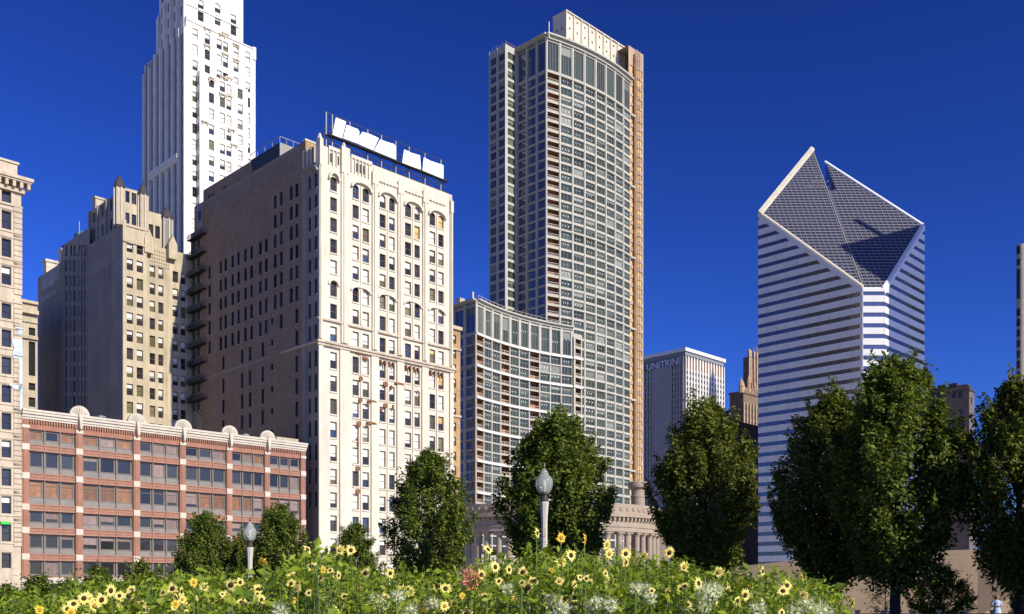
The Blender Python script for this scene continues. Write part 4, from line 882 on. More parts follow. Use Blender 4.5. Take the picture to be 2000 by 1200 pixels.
    while z < zh - 2:
        for dy in (-.75, .75):
            q.tube((-.75 * s, dy, z), (.75 * s, dy, z + 1.6), .05, .05, 3); q.tube((-.75, dy, z), (.75, dy, z), .05, .05, 3)
        for dx in (-.75, .75): q.tube((dx, -.75 * s, z), (dx, .75 * s, z + 1.6), .05, .05, 3)
        z += 1.6; s = -s
    q.build('lattice', M_steel, h, kind='stuff')
    z = 12
    while z < zh: q = MB(); q.box(-.1, .1, .7, 2.4, z, z + .15); q.build('wall_tie', M_steel, h); z += 9.6
    q = MB(); q.box(-2.0, -1.0, -.4, .2, 0, zh - 2); q.build('debris_chute', mat('rusty_chute', (.24, .11, .05), .8, .3, .3), h)
condo_tower()

def condo_block():
    b = Bld('curved_condo_block', 'lower concave glass block with white bands in front of the convex tower', 'building', 930, 290)
    U = b.n(1118); n = 10; bays = arc(U, -17, 17, n); zr = b.h(584); fl = 3.02; rr = random.Random(43); st = sticker_mesh()
    z1 = b.h(650); mb = MB(); low = MB(); pw = .5; Ds = b.w(886); zf = [z1 - .5 - (fl * 3 + .55) * (i // 3) - fl * (i % 3) for i in range(21)]
    for k in range(n):
        u, w_, p, l = bays[k]; fr = Fr(u, w_, -p); ops = [(.62, l - .62, z1 + .5, zr - 2.0)]
        for i, z in enumerate(zf):
            if z - fl < 8: break
            ops.append((pw / 2, l - pw / 2, z - fl + .42, z - .02))
        wall(mb, fr, 0, l, 0, zr - .5, ops, .4, 0, 0)
        for j, o in enumerate(ops):
            ytop = HZ - (o[3] + BASE - EYE) * F / b.at(u, w_)[1]
            if ytop > 985: fast_windows(low, fr, [o], .4, 0); continue
            if j == 0: bigwin(b.o, fr, *o, .4, M_glassg, rr, (.33, .66), st)
            elif k in (0, 3, 6): balcony(b.o, fr, *o, j)
            else: bigwin(b.o, fr, *o, .4, M_glassg, rr, (.33, .66), st)
        pi = MB(); pi.box(-.5, .5, -.3, .02, z1, zr - .6, 0, fr); pi.box(-.2, .2, -.1, .02, 0, z1, 0, fr); pi.build('pier', M_concrete if 1 else M_terra, b.o)
    low.build('lower_windows', M_glassg, b.o, kind='stuff')
    # last column of balconies joining the tower
    u, w_, p, l = bays[n]; fe = Fr(u, w_ - .6, 0); L = b.n(1137, u, w_ - .6) - u; ops = []
    for z in [z1 + 6.4, z1 + 3.2] + zf:
        if z - fl < 20: break
        ops.append((.9, L - .5, z - fl + .45, z - .1))
    wall(mb, fe, 0, L, 0, z1 + 8, ops, .4, 0, 0)
    for j, o in enumerate(ops): balcony(b.o, fe, *o, j)
    for i, z in enumerate(zf):
        if i % 3 == 0:
            q = MB()
            for k in range(n): u2, w2, p2, l2 = bays[k]; q.box(-.02, l2 + .02, -.42, 0, z + .0, z + .62, 0, Fr(u2, w2, -p2))
            q.box(-.1, L + .2, -.3, 0, z, z + .62, 0, fe); q.build('floor_band', M_terra, b.o)
    S = Fr(0, Ds, R(-90)); so_ = []
    for k in range(2):
        a, c = Ds * k / 2 + .5, Ds * (k + 1) / 2 - .5; so_.append((a, c, z1 + .5, zr - 2.0))
        for z in zf:
            if z > 20: so_.append((a, c, z - fl + .42, z - .02))
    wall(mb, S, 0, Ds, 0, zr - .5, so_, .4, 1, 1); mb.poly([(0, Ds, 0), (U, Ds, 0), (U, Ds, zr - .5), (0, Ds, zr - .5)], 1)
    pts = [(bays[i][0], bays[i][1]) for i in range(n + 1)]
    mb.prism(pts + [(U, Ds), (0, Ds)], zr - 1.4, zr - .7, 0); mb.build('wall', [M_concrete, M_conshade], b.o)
    for o in so_: bigwin(b.o, S, *o, .4, M_glassb, rr, (.5,))
    for k in range(3): q = MB(); q.box(max(0, Ds * k / 2 - .35), min(Ds, Ds * k / 2 + .35), -.3, 0, 0, zr - .6, 0, S); q.build('side_pier', M_concrete, b.o)
    c = MB()
    for k in range(n): u2, w2, p2, l2 = bays[k]; f = Fr(u2, w2, -p2); c.box(-.05, l2 + .05, -1.3, .6, zr - .45, zr, 0, f); c.box(-.05, l2 + .05, -.5, .3, zr - 1.2, zr - .45, 0, f)
    c.box(0, Ds, -1.2, .5, zr - .44, zr + .02, 0, S); c.build('cornice', M_concrete, b.o)
    r_ = MB()
    for k in range(n):
        u2, w2, p2, l2 = bays[k]; f = Fr(u2, w2, -p2)
        for t in (0, .5): q = f.p(l2 * t, -.8, zr); r_.tube(q, (q[0], q[1], zr + 1.0), .07, .07, 4)
        r_.tube(f.p(0, -.8, zr + 1.0), f.p(l2, -.8, zr + 1.0), .06, .06, 4)
    r_.build('roof_railing', M_creamdk, b.o)
    q = MB(); f = S; q.box(Ds - 1.9, Ds - 1.3, -.3, .3, zr - 1, zr + 2.4, 0, f); q.box(.5, 2.4, .5, 2.5, zr, zr + 2.2, 0, f); q.build('roof_stack', M_creamdk, b.o)
condo_block()

# ------------------------------------------------------------------ diamond topped tower
def diamond_tower():
    b = Bld('diamond_roof_tower', 'white and glass banded tower with a split sloping diamond shaped glass roof', 'building', xy=(143.05, 375.75))
    zb = 120.6 - BASE; k = 1.30 * C45; zp = lambda u, w_: zb + k * (u + w_ - 6.0); zq = lambda u, w_: zp(u, w_) - .7
    left = [(0, 6), (46.8, 52.5), (0, 52.5)]; right = [(0, 6), (6, 0), (45.3, 0), (45.3, 44.7), (35.2, 34.5), (32.0, 37.7)]
    m = MB(); m.prism(left, 0, zp, 0); m.build('south_core', [M_mirror], b.o)
    m = MB(); m.prism(right, 0, zq, 0); m.build('north_core', [M_mirror], b.o)
    fl = 4.25; gl = 1.72; S = Fr(0, 52.5, R(-90)); Lw = 46.5; Ch = Fr(0, 6, R(-45)); E_ = Fr(6, 0, 0); Le = 39.3
    def clip(u0, u1, z0, z1, top):
        pts = [(u0, z0), (u1, z0), (u1, z1), (u0, z1)]; out = []
        ins = lambda p: p[1] <= top(p[0]) + 1e-9
        for i in range(4):
            a, c = pts[i], pts[(i + 1) % 4]; ia, ic = ins(a), ins(c)
            if ia: out.append(a)
            if ia != ic:
                da, dc = a[1] - top(a[0]), c[1] - top(c[0]); t = da / (da - dc); out.append((a[0] + (c[0] - a[0]) * t, a[1] + (c[1] - a[1]) * t))
        return out
    tS = lambda u: zp(0, 52.5 - u) - .5; tE = lambda u: zq(6 + u, 0) - .5
    z0 = zb - .9 - fl * 28; rest = MB()
    for i in range(52):
        za = z0 + fl * i; zc = za + fl - gl
        for fr, L, n, top, nm in ((S, Lw, 10, tS, 'spandrel_panel'), (Ch, 8.485, 1, lambda u: zb - .6, 'spandrel_panel'), (E_, Le, 6, tE, None)):
            for j in range(n):
                a, c = L * j / n + .05, L * (j + 1) / n - .05
                if nm is None: a, c = L * j / n, L * (j + 1) / n - .03
                uv = clip(a, c, za, zc, top)
                if len(uv) < 3 or max(p[1] for p in uv) - min(p[1] for p in uv) < .15: continue
                vis = za > 28 and nm
                if vis: q = MB(); q.face_prism(uv, -.22, .0, 0, fr); q.build('spandrel_panel', M_panel, b.o)
                else: rest.face_prism(uv, -.22, .0, 0, fr)
    rest.build('other_spandrel_panels', M_panel, b.o, kind='stuff')
    mu = MB()
    for fr, L, n in ((S, Lw, 30), (Ch, 8.485, 5), (E_, Le, 26)):
        for j in range(n + 1):
            u = L * j / n; tp = (tS(u) if fr is S else (zb - .6 if fr is Ch else tE(u))); mu.box(u - .05, u + .05, -.06, 0, 20, tp - .3, 0, fr)
    mu.build('mullions', M_mull, b.o, kind='stuff')
    # edge trims
    def edge(f, fr, u0, u1, z_u, th, nm='edge_trim', m_=M_panel, w0=-.35, w1=.4):
        q = MB(); q.face_prism([(u0, z_u(u0) - th), (u1, z_u(u1) - th), (u1, z_u(u1) + .35), (u0, z_u(u0) + .35)], w0, w1, 0, fr); q.build(nm, m_, b.o)
    edge(0, S, 0, Lw, lambda u: zp(0, 52.5 - u), 1.9); edge(0, E_, 0, Le, lambda u: zq(6 + u, 0), 1.6); edge(0, Ch, 0, 8.485, lambda u: zb - .2, .9)
    Wf = Fr(46.8, 52.5, R(180)); edge(0, Wf, 0, 46.8, lambda u: zp(46.8 - u, 52.5), .5); Nf = Fr(45.3, 0, R(90)); edge(0, Nf, 0, 44.7, lambda u: zq(45.3, u), .5)
    q = MB(); q.box(Lw - 1.0, Lw + .1, -.24, .3, 0, zb + .2, 0, S); q.build('corner_trim', M_panel, b.o)
    # gutters inside the roof edge: the cream kerbs that frame the glass
    def kerb(p, q_, zf, wd, hh, m_):
        a, c = Vector((*p, 0)), Vector((*q_, 0)); d = (c - a).normalized(); nrm = Vector((-d.y, d.x, 0)) * wd; g = MB(); P = [a, c, c + nrm, a + nrm]
        lo = [(v.x, v.y, zf(v.x, v.y) + .02) for v in P]; hi = [(v.x, v.y, zf(v.x, v.y) + hh) for v in P]
        g.poly(hi); g.poly(lo[::-1])
        for i in range(4): j = (i + 1) % 4; g.poly([lo[i], lo[j], hi[j], hi[i]])
        g.build('roof_kerb', m_, b.o)
    kerb((0, 52.5), (0, 6), zp, .8, 1.0, M_cream); kerb((46.8, 52.5), (0, 52.5), zp, 1.6, 1.1, M_cream); kerb((6, 0), (45.3, 0), zq, .8, 1.0, M_panel); kerb((45.3, 0), (45.3, 44.7), zq, .9, .9, M_panel)
    kerb((0, 6), (6, 0), zq, .9, .5, M_panel); kerb((46.8, 52.5), (.8, 6.5), zp, .5, .45, M_bar)
    # sloping glass: one sheet per half with a grid of real bars
    for half, zf, nm in ((left, zp, 'south'), (right, zq, 'north')):
        g = MB(); g.poly([(u, w_, zf(u, w_) + .06) for u, w_ in half]); ro = g.build('roof_glazing', M_roofgl, b.o)
        bars = MB()
        W2 = [(C45 * (u - w_), C45 * (u + w_)) for u, w_ in half]      # x across, y up the slope
        def scan(axis, val):
            xs = []
            for i in range(len(W2)):
                p, q2 = W2[i], W2[(i + 1) % len(W2)]
                if (p[axis] - val) * (q2[axis] - val) < 0: t = (val - p[axis]) / (q2[axis] - p[axis]); xs.append(p[1 - axis] + t * (q2[1 - axis] - p[1 - axis]))
            xs.sort(); return list(zip(xs[::2], xs[1::2]))
        def bar(x0, y0, x1, y1, hw, hh):
            d = Vector((x1 - x0, y1 - y0)).normalized(); nn = Vector((-d.y, d.x)) * hw; P = []
            for x, y, s in ((x0, y0, 1), (x1, y1, 1), (x1, y1, -1), (x0, y0, -1)):
                X, Y = x + nn.x * s, y + nn.y * s; u, w_ = (X + Y) * C45, (Y - X) * C45; P.append((u, w_, zf(u, w_)))
            lo = [(p[0], p[1], p[2] + .06) for p in P]; hi = [(p[0], p[1], p[2] + hh) for p in P]; bars.poly(hi[::-1])
            for i in range(4): j = (i + 1) % 4; bars.poly([lo[i], hi[i], hi[j], lo[j]])
        x = -37.0
        while x < 34:
            for a, c in scan(0, x): bar(x, a, x, c, .10, .32)
            x += 2.15
        y = 6.5
        while y < 72:
            for a, c in scan(1, y): bar(a, y, c, y, .075, .22)
            y += 1.30
        bars.build('glazing_bars', M_bar, ro, kind='stuff')
        if nm == 'south':
            lv = MB(); rr = random.Random(9)
            for y, xa, xb in ((49.2, -13, 2.5), (52.0, -9.5, 1.5), (54.7, -7, .8), (57.4, -4, 0)):
                x = xa
                while x < xb - 4:
                    if rr.random() < .75:
                        a = rr.uniform(.3, 1.4); u, w_ = (x + y) * C45, (y - x) * C45; u2, w2 = (x + a + y + .9) * C45, (y + .9 - x - a) * C45
                        lv.tube((u, w_, zf(u, w_) + .3), (u2, w2, zf(u2, w2) + .3), .13, .13, 4)
                    x += 1.1
            lv.build('rooftop_frames', M_bar, ro, kind='stuff')
diamond_tower()

# ------------------------------------------------------------------ distant towers
def text_part(s, size, parent, fr, u, v, m, name='lettering'):
    cu = bpy.data.curves.new(name, 'FONT'); cu.body = s; cu.size = size; cu.extrude = .2; cu.space_character = 1.05
    t = bpy.data.objects.new('tmp', cu); COL.objects.link(t); dg = bpy.context.evaluated_depsgraph_get(); me = bpy.data.meshes.new_from_object(t.evaluated_get(dg)); bpy.data.objects.remove(t)
    for v_ in me.vertices: x, y, z = v_.co; v_.co = (x, -z - .55, y)
    me.materials.clear(); me.materials.append(m); me.name = name
    return obj(name, me, parent, fr.p(u, 0, v), fr.rz)
def lettered_tower():
    b = Bld('lettered_office_tower', 'distant white pier office tower with UNITRIN lettering below its roof', 'building', 1338.5, 630)
    W = b.n(1414.5); D = b.w(1246); zt = b.h(679); S = SOUTH(D); m = MB(); m.box(.4, W - .4, .4, D - .4, 0, zt - 6); m.box(.6, W - .6, .6, D - .6, zt - 6, zt - 2.5, 1)
    m.box(-.8, W + .8, -.8, D + .8, zt - 2.2, zt, 2); m.box(.2, W - .2, .2, D - .2, zt - 4.8, zt - 2.2, 3)
    m.build('core', [M_glass, M_black, M_panel, mat('roof_band_grey', (.20, .21, .22), .6, .1)], b.o)
    ne = 15
    for i in range(ne): u = W * i / (ne - 1); q = MB(); q.box(max(0, u - .75), min(W, u + .75), -.5, .6, 0, zt - 5.5); q.build('pier', M_terra, b.o)
    sp = MB(); z = 4.0
    while z < zt - 12: sp.box(0, W, -.05, .5, z, z + 1.6); sp.box(.0, D, -.05, .5, z, z + 1.6, 0, S); z += 3.7
    sp.build('spandrel_bands', M_conshade, b.o, kind='stuff')
    tw = MB()
    for i in range(ne - 1): u = W * (i + .5) / (ne - 1); q = MB(); q.box(u - .8, u + .8, .0, .45, zt - 14.5, zt - 6.5); q.build('bronze_window', M_bronze, b.o)
    s0, s1 = b.w(1277), b.w(1309)   # blank stone strip on the side
    q = MB(); q.box(D - s0, D - s1, -.4, .5, 0, zt - 10.5, 0, S); q.build('blank_stone_wall', mat('side_stone', (.33, .31, .30), .85, .15, .05, bump=.2, bscale=.4), b.o)
    for px in (1254, 1259, 1264.5, 1270, 1275, 1311, 1317, 1322.5, 1328, 1334): u = D - b.w(px); q = MB(); q.box(u - .7, u + .7, -.55, .6, 0, zt - (10.8 if px < 1325 else 5.2), 0, S); q.build('side_pier', M_conshade, b.o)
    q = MB(); q.box(0, D, -.2, .5, zt - 10.6, zt - 5, 0, S); q.build('sign_band', mat('sign_band_grey', (.16, .17, .19), .7, .1), b.o)
    text_part('UNITRIN', 6.3, b.o, S, D - b.w(1264.5) - .3, zt - 10.2, mat('letter_steel', (.72, .74, .78), .4, .05), 'sign_lettering')
lettered_tower()
def gothic_tower():
    b = Bld('gothic_spire_tower', 'brown gothic tower with pinnacles half hidden by the banded diamond tower', 'building', 1452, 520)
    D = b.w(1444); W = b.n(1505); zt = b.h(768); hz = b.h; m = MB(); m.box(0, W, 0, D + 6, 0, zt); m.box(-.5, W, -.6, D + 6.4, zt, zt + 1.2); m.build('shaft', M_gothic, b.o)
    for i in range(10): u = W * i / 9; q = MB(); q.box(u - .45, u + .45, -.6, 0, 0, zt - 5); q.build('rib', M_gothlt, b.o)
    wn = MB()
    for i in range(9):
        for j in range(12): u = W * (i + .5) / 9; wn.box(u - .5, u + .5, -.06, 0, zt - 9 - 4 * j, zt - 6.5 - 4 * j)
    wn.build('window_column', M_glass, b.o, kind='stuff')
    q = MB(); q.box(0, W, -.3, .4, zt + 1.2, zt + 3.4); q.build('parapet', M_gothic, b.o)
    for px, y1, r_ in ((1449, 738, 1.3), (1453, 744, .9), (1463.5, 733, 1.0), (1470, 752, .8), (1475, 740, .8)):
        u = b.n(px); z1 = hz(y1, u); q = MB(); q.lathe([(r_, zt), (r_, z1 - 5), (r_ * 1.2, z1 - 4.6), (r_ * .8, z1 - 2.5), (.1, z1)], 6, u, .4); q.build('pinnacle', M_gothlt, b.o)
    u0 = b.n(1462.5, 0, 3); z1 = hz(697, u0, 3); m = MB(); m.box(u0, W + 2, 3, D + 4, zt, z1); m.build('upper_tower', M_gothic, b.o)
    for px in (1462.5, 1465, 1472, 1477.5): u = b.n(px, 0, 3); q = MB(); q.box(u - .5, u + .5, 2.4, 3.2, zt, z1 + 1); q.lathe([(.9, z1), (.9, z1 + 3), (.3, z1 + 4), (.1, hz(680, u, 3) + (px - 1470) * .1)], 5, u, 2.9); q.build('buttress', M_gothlt, b.o)
    b2 = Bld('dark_brick_block', 'dark purple brown brick block at the foot of the gothic tower', 'building', 1434, 440)
    W2 = b2.n(1500); z2 = b2.h(826, 4); m = MB(); D2 = 20; oo = [(2.2 + 3.1 * i, 3.3 + 3.1 * i, z2 - 6 - 4.2 * j, z2 - 3.6 - 4.2 * j) for i in range(6) for j in range(12)]
    wall(m, EAST, 0, W2, 0, z2, oo, .3); fast_windows(m, EAST, oo, .3, 1); m.poly([(0, 0, 0), (0, D2, 0), (0, D2, z2), (0, 0, z2)], 0); m.poly([(0, 0, z2), (W2, 0, z2), (W2, D2, z2), (0, D2, z2)], 0); m.poly([(0, D2, 0), (W2, D2, 0), (W2, D2, z2), (0, D2, z2)], 0); m.build('wall', [M_purple, M_glass], b2.o)
    q = MB(); q.box(-.3, W2, -.5, .4, z2 - .4, z2 + .4); q.build('cornice', M_purple, b2.o)
    b3 = Bld('striped_balcony_block', 'small distant block with striped white balcony edges beside the gothic tower', 'building', 1424, 560)
    W3 = b3.n(1446); z3 = b3.h(803, 3); m = MB(); m.box(0, W3, 0, 12, 0, z3); m.build('core', M_purple, b3.o)
    for i in range(8): q = MB(); z = z3 - 4.2 * i; q.box(-.6, W3, -1.3, .1, z - .2, z + .9); q.build('balcony_edge', M_conshade, b3.o)
gothic_tower()
def mansard_building():
    b = Bld('mauve_mansard_building', 'shaded mauve brick building with a dark mansard roof seen between two park trees', 'building', 1893, 300)
    D = b.w(1806); W = b.n(1903); zt = b.h(762); S = SOUTH(D); m = MB(); oo = []
    for px in (1817, 1823, 1834, 1863, 1875.5):
        u = D - b.w(px)
        for y in (767, 800, 820, 840): z = b.h(y + 9, 0, D - u); oo.append((u - .65, u + .65, z - .2, z + 1.5 + (.4 if y < 790 else 0)))
    wall(m, S, 0, D, 0, zt, oo, .3); fast_windows(m, S, oo, .3, 1); eo = [(1.2, 2.2, zt - 4 - 5 * i, zt - 2 - 5 * i) for i in range(4)]; wall(m, EAST, 0, W, 0, zt, eo, .3); fast_windows(m, EAST, eo, .3, 1)
    m.poly([(W, 0, 0), (W, D, 0), (W, D, zt), (W, 0, zt)], 0); m.poly([(0, D, 0), (W, D, 0), (W, D, zt), (0, D, zt)], 0); m.build('wall', [M_mauve, M_glass], b.o)
    q = MB(); lo = [(-.3, -.3, zt - .2), (W, -.3, zt - .2), (W, D + .3, zt - .2), (-.3, D + .3, zt - .2)]; hi = [(1, 1, zt + 2.2), (W - .5, 1, zt + 2.2), (W - .5, D - 1, zt + 2.0), (1, D - 1, zt + 2.0)]
    q.poly(hi)
    for i in range(4): j = (i + 1) % 4; q.poly([lo[i], lo[j], hi[j], hi[i]])
    q.build('mansard_roof', M_slate, b.o)
    for s in (4, D * .55, D - 3): q = MB(); q.box(.8, 2.0, s, s + 2.4, zt + 1, zt + 3.0); q.build('chimney', M_slate, b.o)
mansard_building()
def edge_tower():
    b = Bld('rounded_corner_tower', 'sliver of a grey concrete tower with dark corner windows beyond the row of trees', 'building', 2003, 420)
    W = 30; D = b.w(1985); zt = b.h(474); n = 6; R0 = 2.6; m = MB()
    pts = [(0, D), (0, R0)] + [(R0 - R0 * math.cos(i / n * math.pi / 2), R0 - R0 * math.sin(i / n * math.pi / 2)) for i in range(1, n)] + [(R0, 0), (W, 0), (W, D)]
    m.prism(pts[::-1], 0, zt); m.build('shaft', mat('dull_concrete', (.34, .31, .27), .85, .12, .2), b.o)
    S = SOUTH(D); z = zt - 5; i = 0
    for z0, z1 in [(zt - 4.2, zt - 1), (zt - 9.2, zt - 6.6), (zt - 24, zt - 11)] + [(zt - 31.5 - 4.6 * i, zt - 28.4 - 4.6 * i) for i in range(14)]:
        q = MB(); q.box(.15, D * .42, -.2, .1, z0, z1, 0, S); q.build('dark_window', M_glass, b.o)
edge_tower()
# towers outside the frame whose shadows fall on the diamond tower and on the lettered tower
def shade_towers():
    x, y = 152.0, 384.7; L = 95; X, Y = x + sh[0] * L, y + sh[1] * L
    b = Bld('pale_shaft_tower', 'tall pale stone tower whose shadow falls on the shaded east face of the diamond tower', 'building', xy=(X, Y))
    h = 157 + L * math.tan(SUN_EL) + 3; m = MB(); m.box(0, 34, -30, 0, 0, h); m.box(17, 19, -20, -16, h, h + 26); m.build('shaft', M_stone, b.o)
    for i in range(12): q = MB(); q.box(-.4, .2, -1.2 - 2.5 * i, -.2 - 2.5 * i, 0, h); q.build('pier', M_terra, b.o)
    d = 655; x, y = (1380 - 1000) / F * d, d; L = 250; X, Y = x + sh[0] * L, y + sh[1] * L; zt = EYE + (HZ - 738) * d / F + L * math.tan(SUN_EL)
    b = Bld('spire_topped_tower', 'pointed glass tower whose domed shadow falls on the lettered tower', 'building', xy=(X, Y))
    m = MB(); z = zt - BASE; m.lathe([(5.6, 0), (5.6, z - 24), (5.2, z - 16), (4.6, z - 10), (3.7, z - 5.5), (2.2, z - 2.2), (.8, z), (.2, z + 4)], 16); m.build('shaft', M_conshade, b.o)
    for i in range(8): q = MB(); a = i * math.pi / 4; q.box(-.3, .3, -.3, .3, 0, z - 20); q.build('fin', M_terra, b.o, (5.2 * math.cos(a), 5.2 * math.sin(a), 0), a)
shade_towers()

# ------------------------------------------------------------------ limestone peristyle behind the trees
def peristyle():
    cx, cy, R0 = 5.0, 129.0, 14.6; g = -3.0; ztop = EYE + (HZ - 982) * 115 / F - g
    root = obj('stone_peristyle', None, None, (cx, cy, g)); tag(root, 'curved limestone colonnade with paired columns and dentilled entablature behind the trees', 'colonnade')
    a0, a1, n = R(-168), R(-12), 26; ze = ztop - 3.4
    def ring(name, r0, r1, z0, z1, m_=M_mono, step=0, par=root):
        q = MB()
        for i in range(n):
            p, t = a0 + (a1 - a0) * i / n, a0 + (a1 - a0) * (i + 1) / n
            q.prism([(r0 * math.cos(p), r0 * math.sin(p)), (r1 * math.cos(p), r1 * math.sin(p)), (r1 * math.cos(t), r1 * math.sin(t)), (r0 * math.cos(t), r0 * math.sin(t))], z0, z1)
        return q.build(name, m_, par)
    e = ring('entablature', R0 - .7, R0 + .7, ze, ze + 1.3); ring('cornice', R0 - 1.2, R0 + 1.25, ze + 1.75, ze + 2.2); ring('parapet', R0 - .5, R0 + .55, ze + 2.2, ztop); ring('architrave_moulding', R0 - .8, R0 + .8, ze + .55, ze + .68); ring('base', R0 - 1.3, R0 + 1.4, 0, 1.1)
    d = ring('frieze', R0 - .78, R0 + .78, ze + 1.3, ze + 1.75)
    for i in range(64): a = a0 + (a1 - a0) * (i + .5) / 64; q = MB(); q.box(-.14, .14, -.14, .14, ze + 1.38, ze + 1.74); q.build('dentil', M_mono, root, ((R0 + .95) * math.cos(a), (R0 + .95) * math.sin(a), 0), a)
    for i in range(40): a = a0 + (a1 - a0) * (i + .5) / 40; q = MB(); q.lathe([(.30, 0), (.3, .06), (.2, .1)], 8); o = q.build('rosette', M_mono, root, ((R0 + .55) * math.cos(a), (R0 + .55) * math.sin(a), ztop - .6)); o.rotation_euler = (R(90), 0, a + R(90))
    col = MB(); hh = ze - 1.1; col.box(-.55, .55, -.55, .55, 0, .2); col.lathe([(.52, .2), (.52, .4), (.43, .5), (.43, hh * .35), (.36, hh - .5), (.4, hh - .45), (.52, hh - .2)], 14); col.box(-.56, .56, -.56, .56, hh - .2, hh)
    me = col.mesh('column', M_mono)
    for i in range(13):
        for dr in (-.0,):
            for da in (-.045, .045): a = a0 + (a1 - a0) * (i + .5) / 13 + da; obj('column', me, root, (R0 * math.cos(a), R0 * math.sin(a), 1.1), a)
    for s in (a0, a1): q = MB(); q.box(-1.3, 1.3, -1.3, 1.3, 0, ze); q.build('end_pier', M_mono, root, (R0 * math.cos(s), R0 * math.sin(s), 0), s)
peristyle()
def urn():
    x, y = (1246 - 1000) / F * 131, 131; g = -3.0; z = lambda py: EYE + (HZ - py) * 131 / F - g; zt = z(942)
    o = obj('stone_drum_pillar', None, None, (x, y, g)); tag(o, 'round limestone drum pillar with a wide moulded cap rising above the colonnade', 'pillar')
    for nm, pr in (('shaft', [(.95, 0), (.95, zt - 2.1)]), ('neck', [(1.02, zt - 2.1), (1.02, zt - 1.9), (.92, zt - 1.8), (.92, zt - 1.1), (1.05, zt - 1.0)]), ('cap', [(1.05, zt - 1.0), (1.35, zt - .8), (1.4, zt - .5), (1.3, zt - .45), (1.3, zt - .1), (1.2, zt)])):
        q = MB(); q.lathe(pr, 20); q.build(nm, M_mono, o, smooth=False)
urn()

# ------------------------------------------------------------------ tan tent, railing, orange box, person
def tent():
    o = obj('tan_fabric_tent', None, None, (26, 70, 0)); tag(o, 'big tan fabric tent with sloping panels standing behind the shrubs', 'tent')
    q = MB(); A, B, Cc, Dd = (-14, 4, 0), (-13, -4, 0), (4, -8, 0), (16, -3, 0); T1, T2, T3 = (-9, 6, 3.6), (0, 4, 4.6), (9, 2, 4.9)
    q.poly([B, Cc, T2, T1]); q.poly([A, B, T1]); q.build('left_panel', M_tent, o)
    q = MB(); q.poly([Cc, (7.5, -6.5, 1.9), T3, T2]); q.build('middle_panel', M_tent, o)
    q = MB(); q.poly([Cc, Dd, (16, 6, 4.2), T3, (7.5, -6.5, 1.9)]); q.build('right_panel', M_tent, o)
    q = MB(); q.poly([A, T1, T2, T3, (16, 6, 4.2), Dd, (16, 14, 0), (-14, 14, 0)]); q.build('back_panel', M_tent, o)
tent()
def railing():
    o = obj('park_railing', None, None, (13.2, 38, 0)); tag(o, 'low pale posted railing with a dark red top rail under the trees', 'railing')
    for i in range(9): q = MB(); q.box(-.06, .06, -.06, .06, -.05, 1.02); q.box(-.09, .09, -.09, .09, 1.02, 1.1); q.build('post', M_stone, o, (i * 1.1 - .6, i * .06, 0))
    q = MB(); q.tube((-.8, 0, .93), (8.6, .5, .93), .035, .035, 6); q.build('top_rail', M_redrail, o)
    q = MB(); q.tube((-.8, 0, .5), (8.6, .5, .5), .025, .025, 6); q.build('lower_rail', M_stone, o)
railing()
def orange_box():
    d = 30; x = (1446 - 1000) / F * d; o = obj('orange_cabinet', None, None, (x, d, 0)); tag(o, 'small bright orange cabinet half hidden behind the sunflowers', 'cabinet')
    q = MB(); q.box(-.28, .28, -.2, .2, .05, 2.1); q.build('body', M_orange, o); q = MB(); q.box(-.31, .31, -.23, .23, 2.1, 2.18); q.build('lid', M_orange, o)
    q = MB(); q.box(-.24, .24, -.225, -.2, .15, 2.0); q.build('door', M_orange, o); q = MB(); q.box(.12, .15, -.26, -.225, .9, 1.15); q.build('handle', M_black, o)
orange_box()
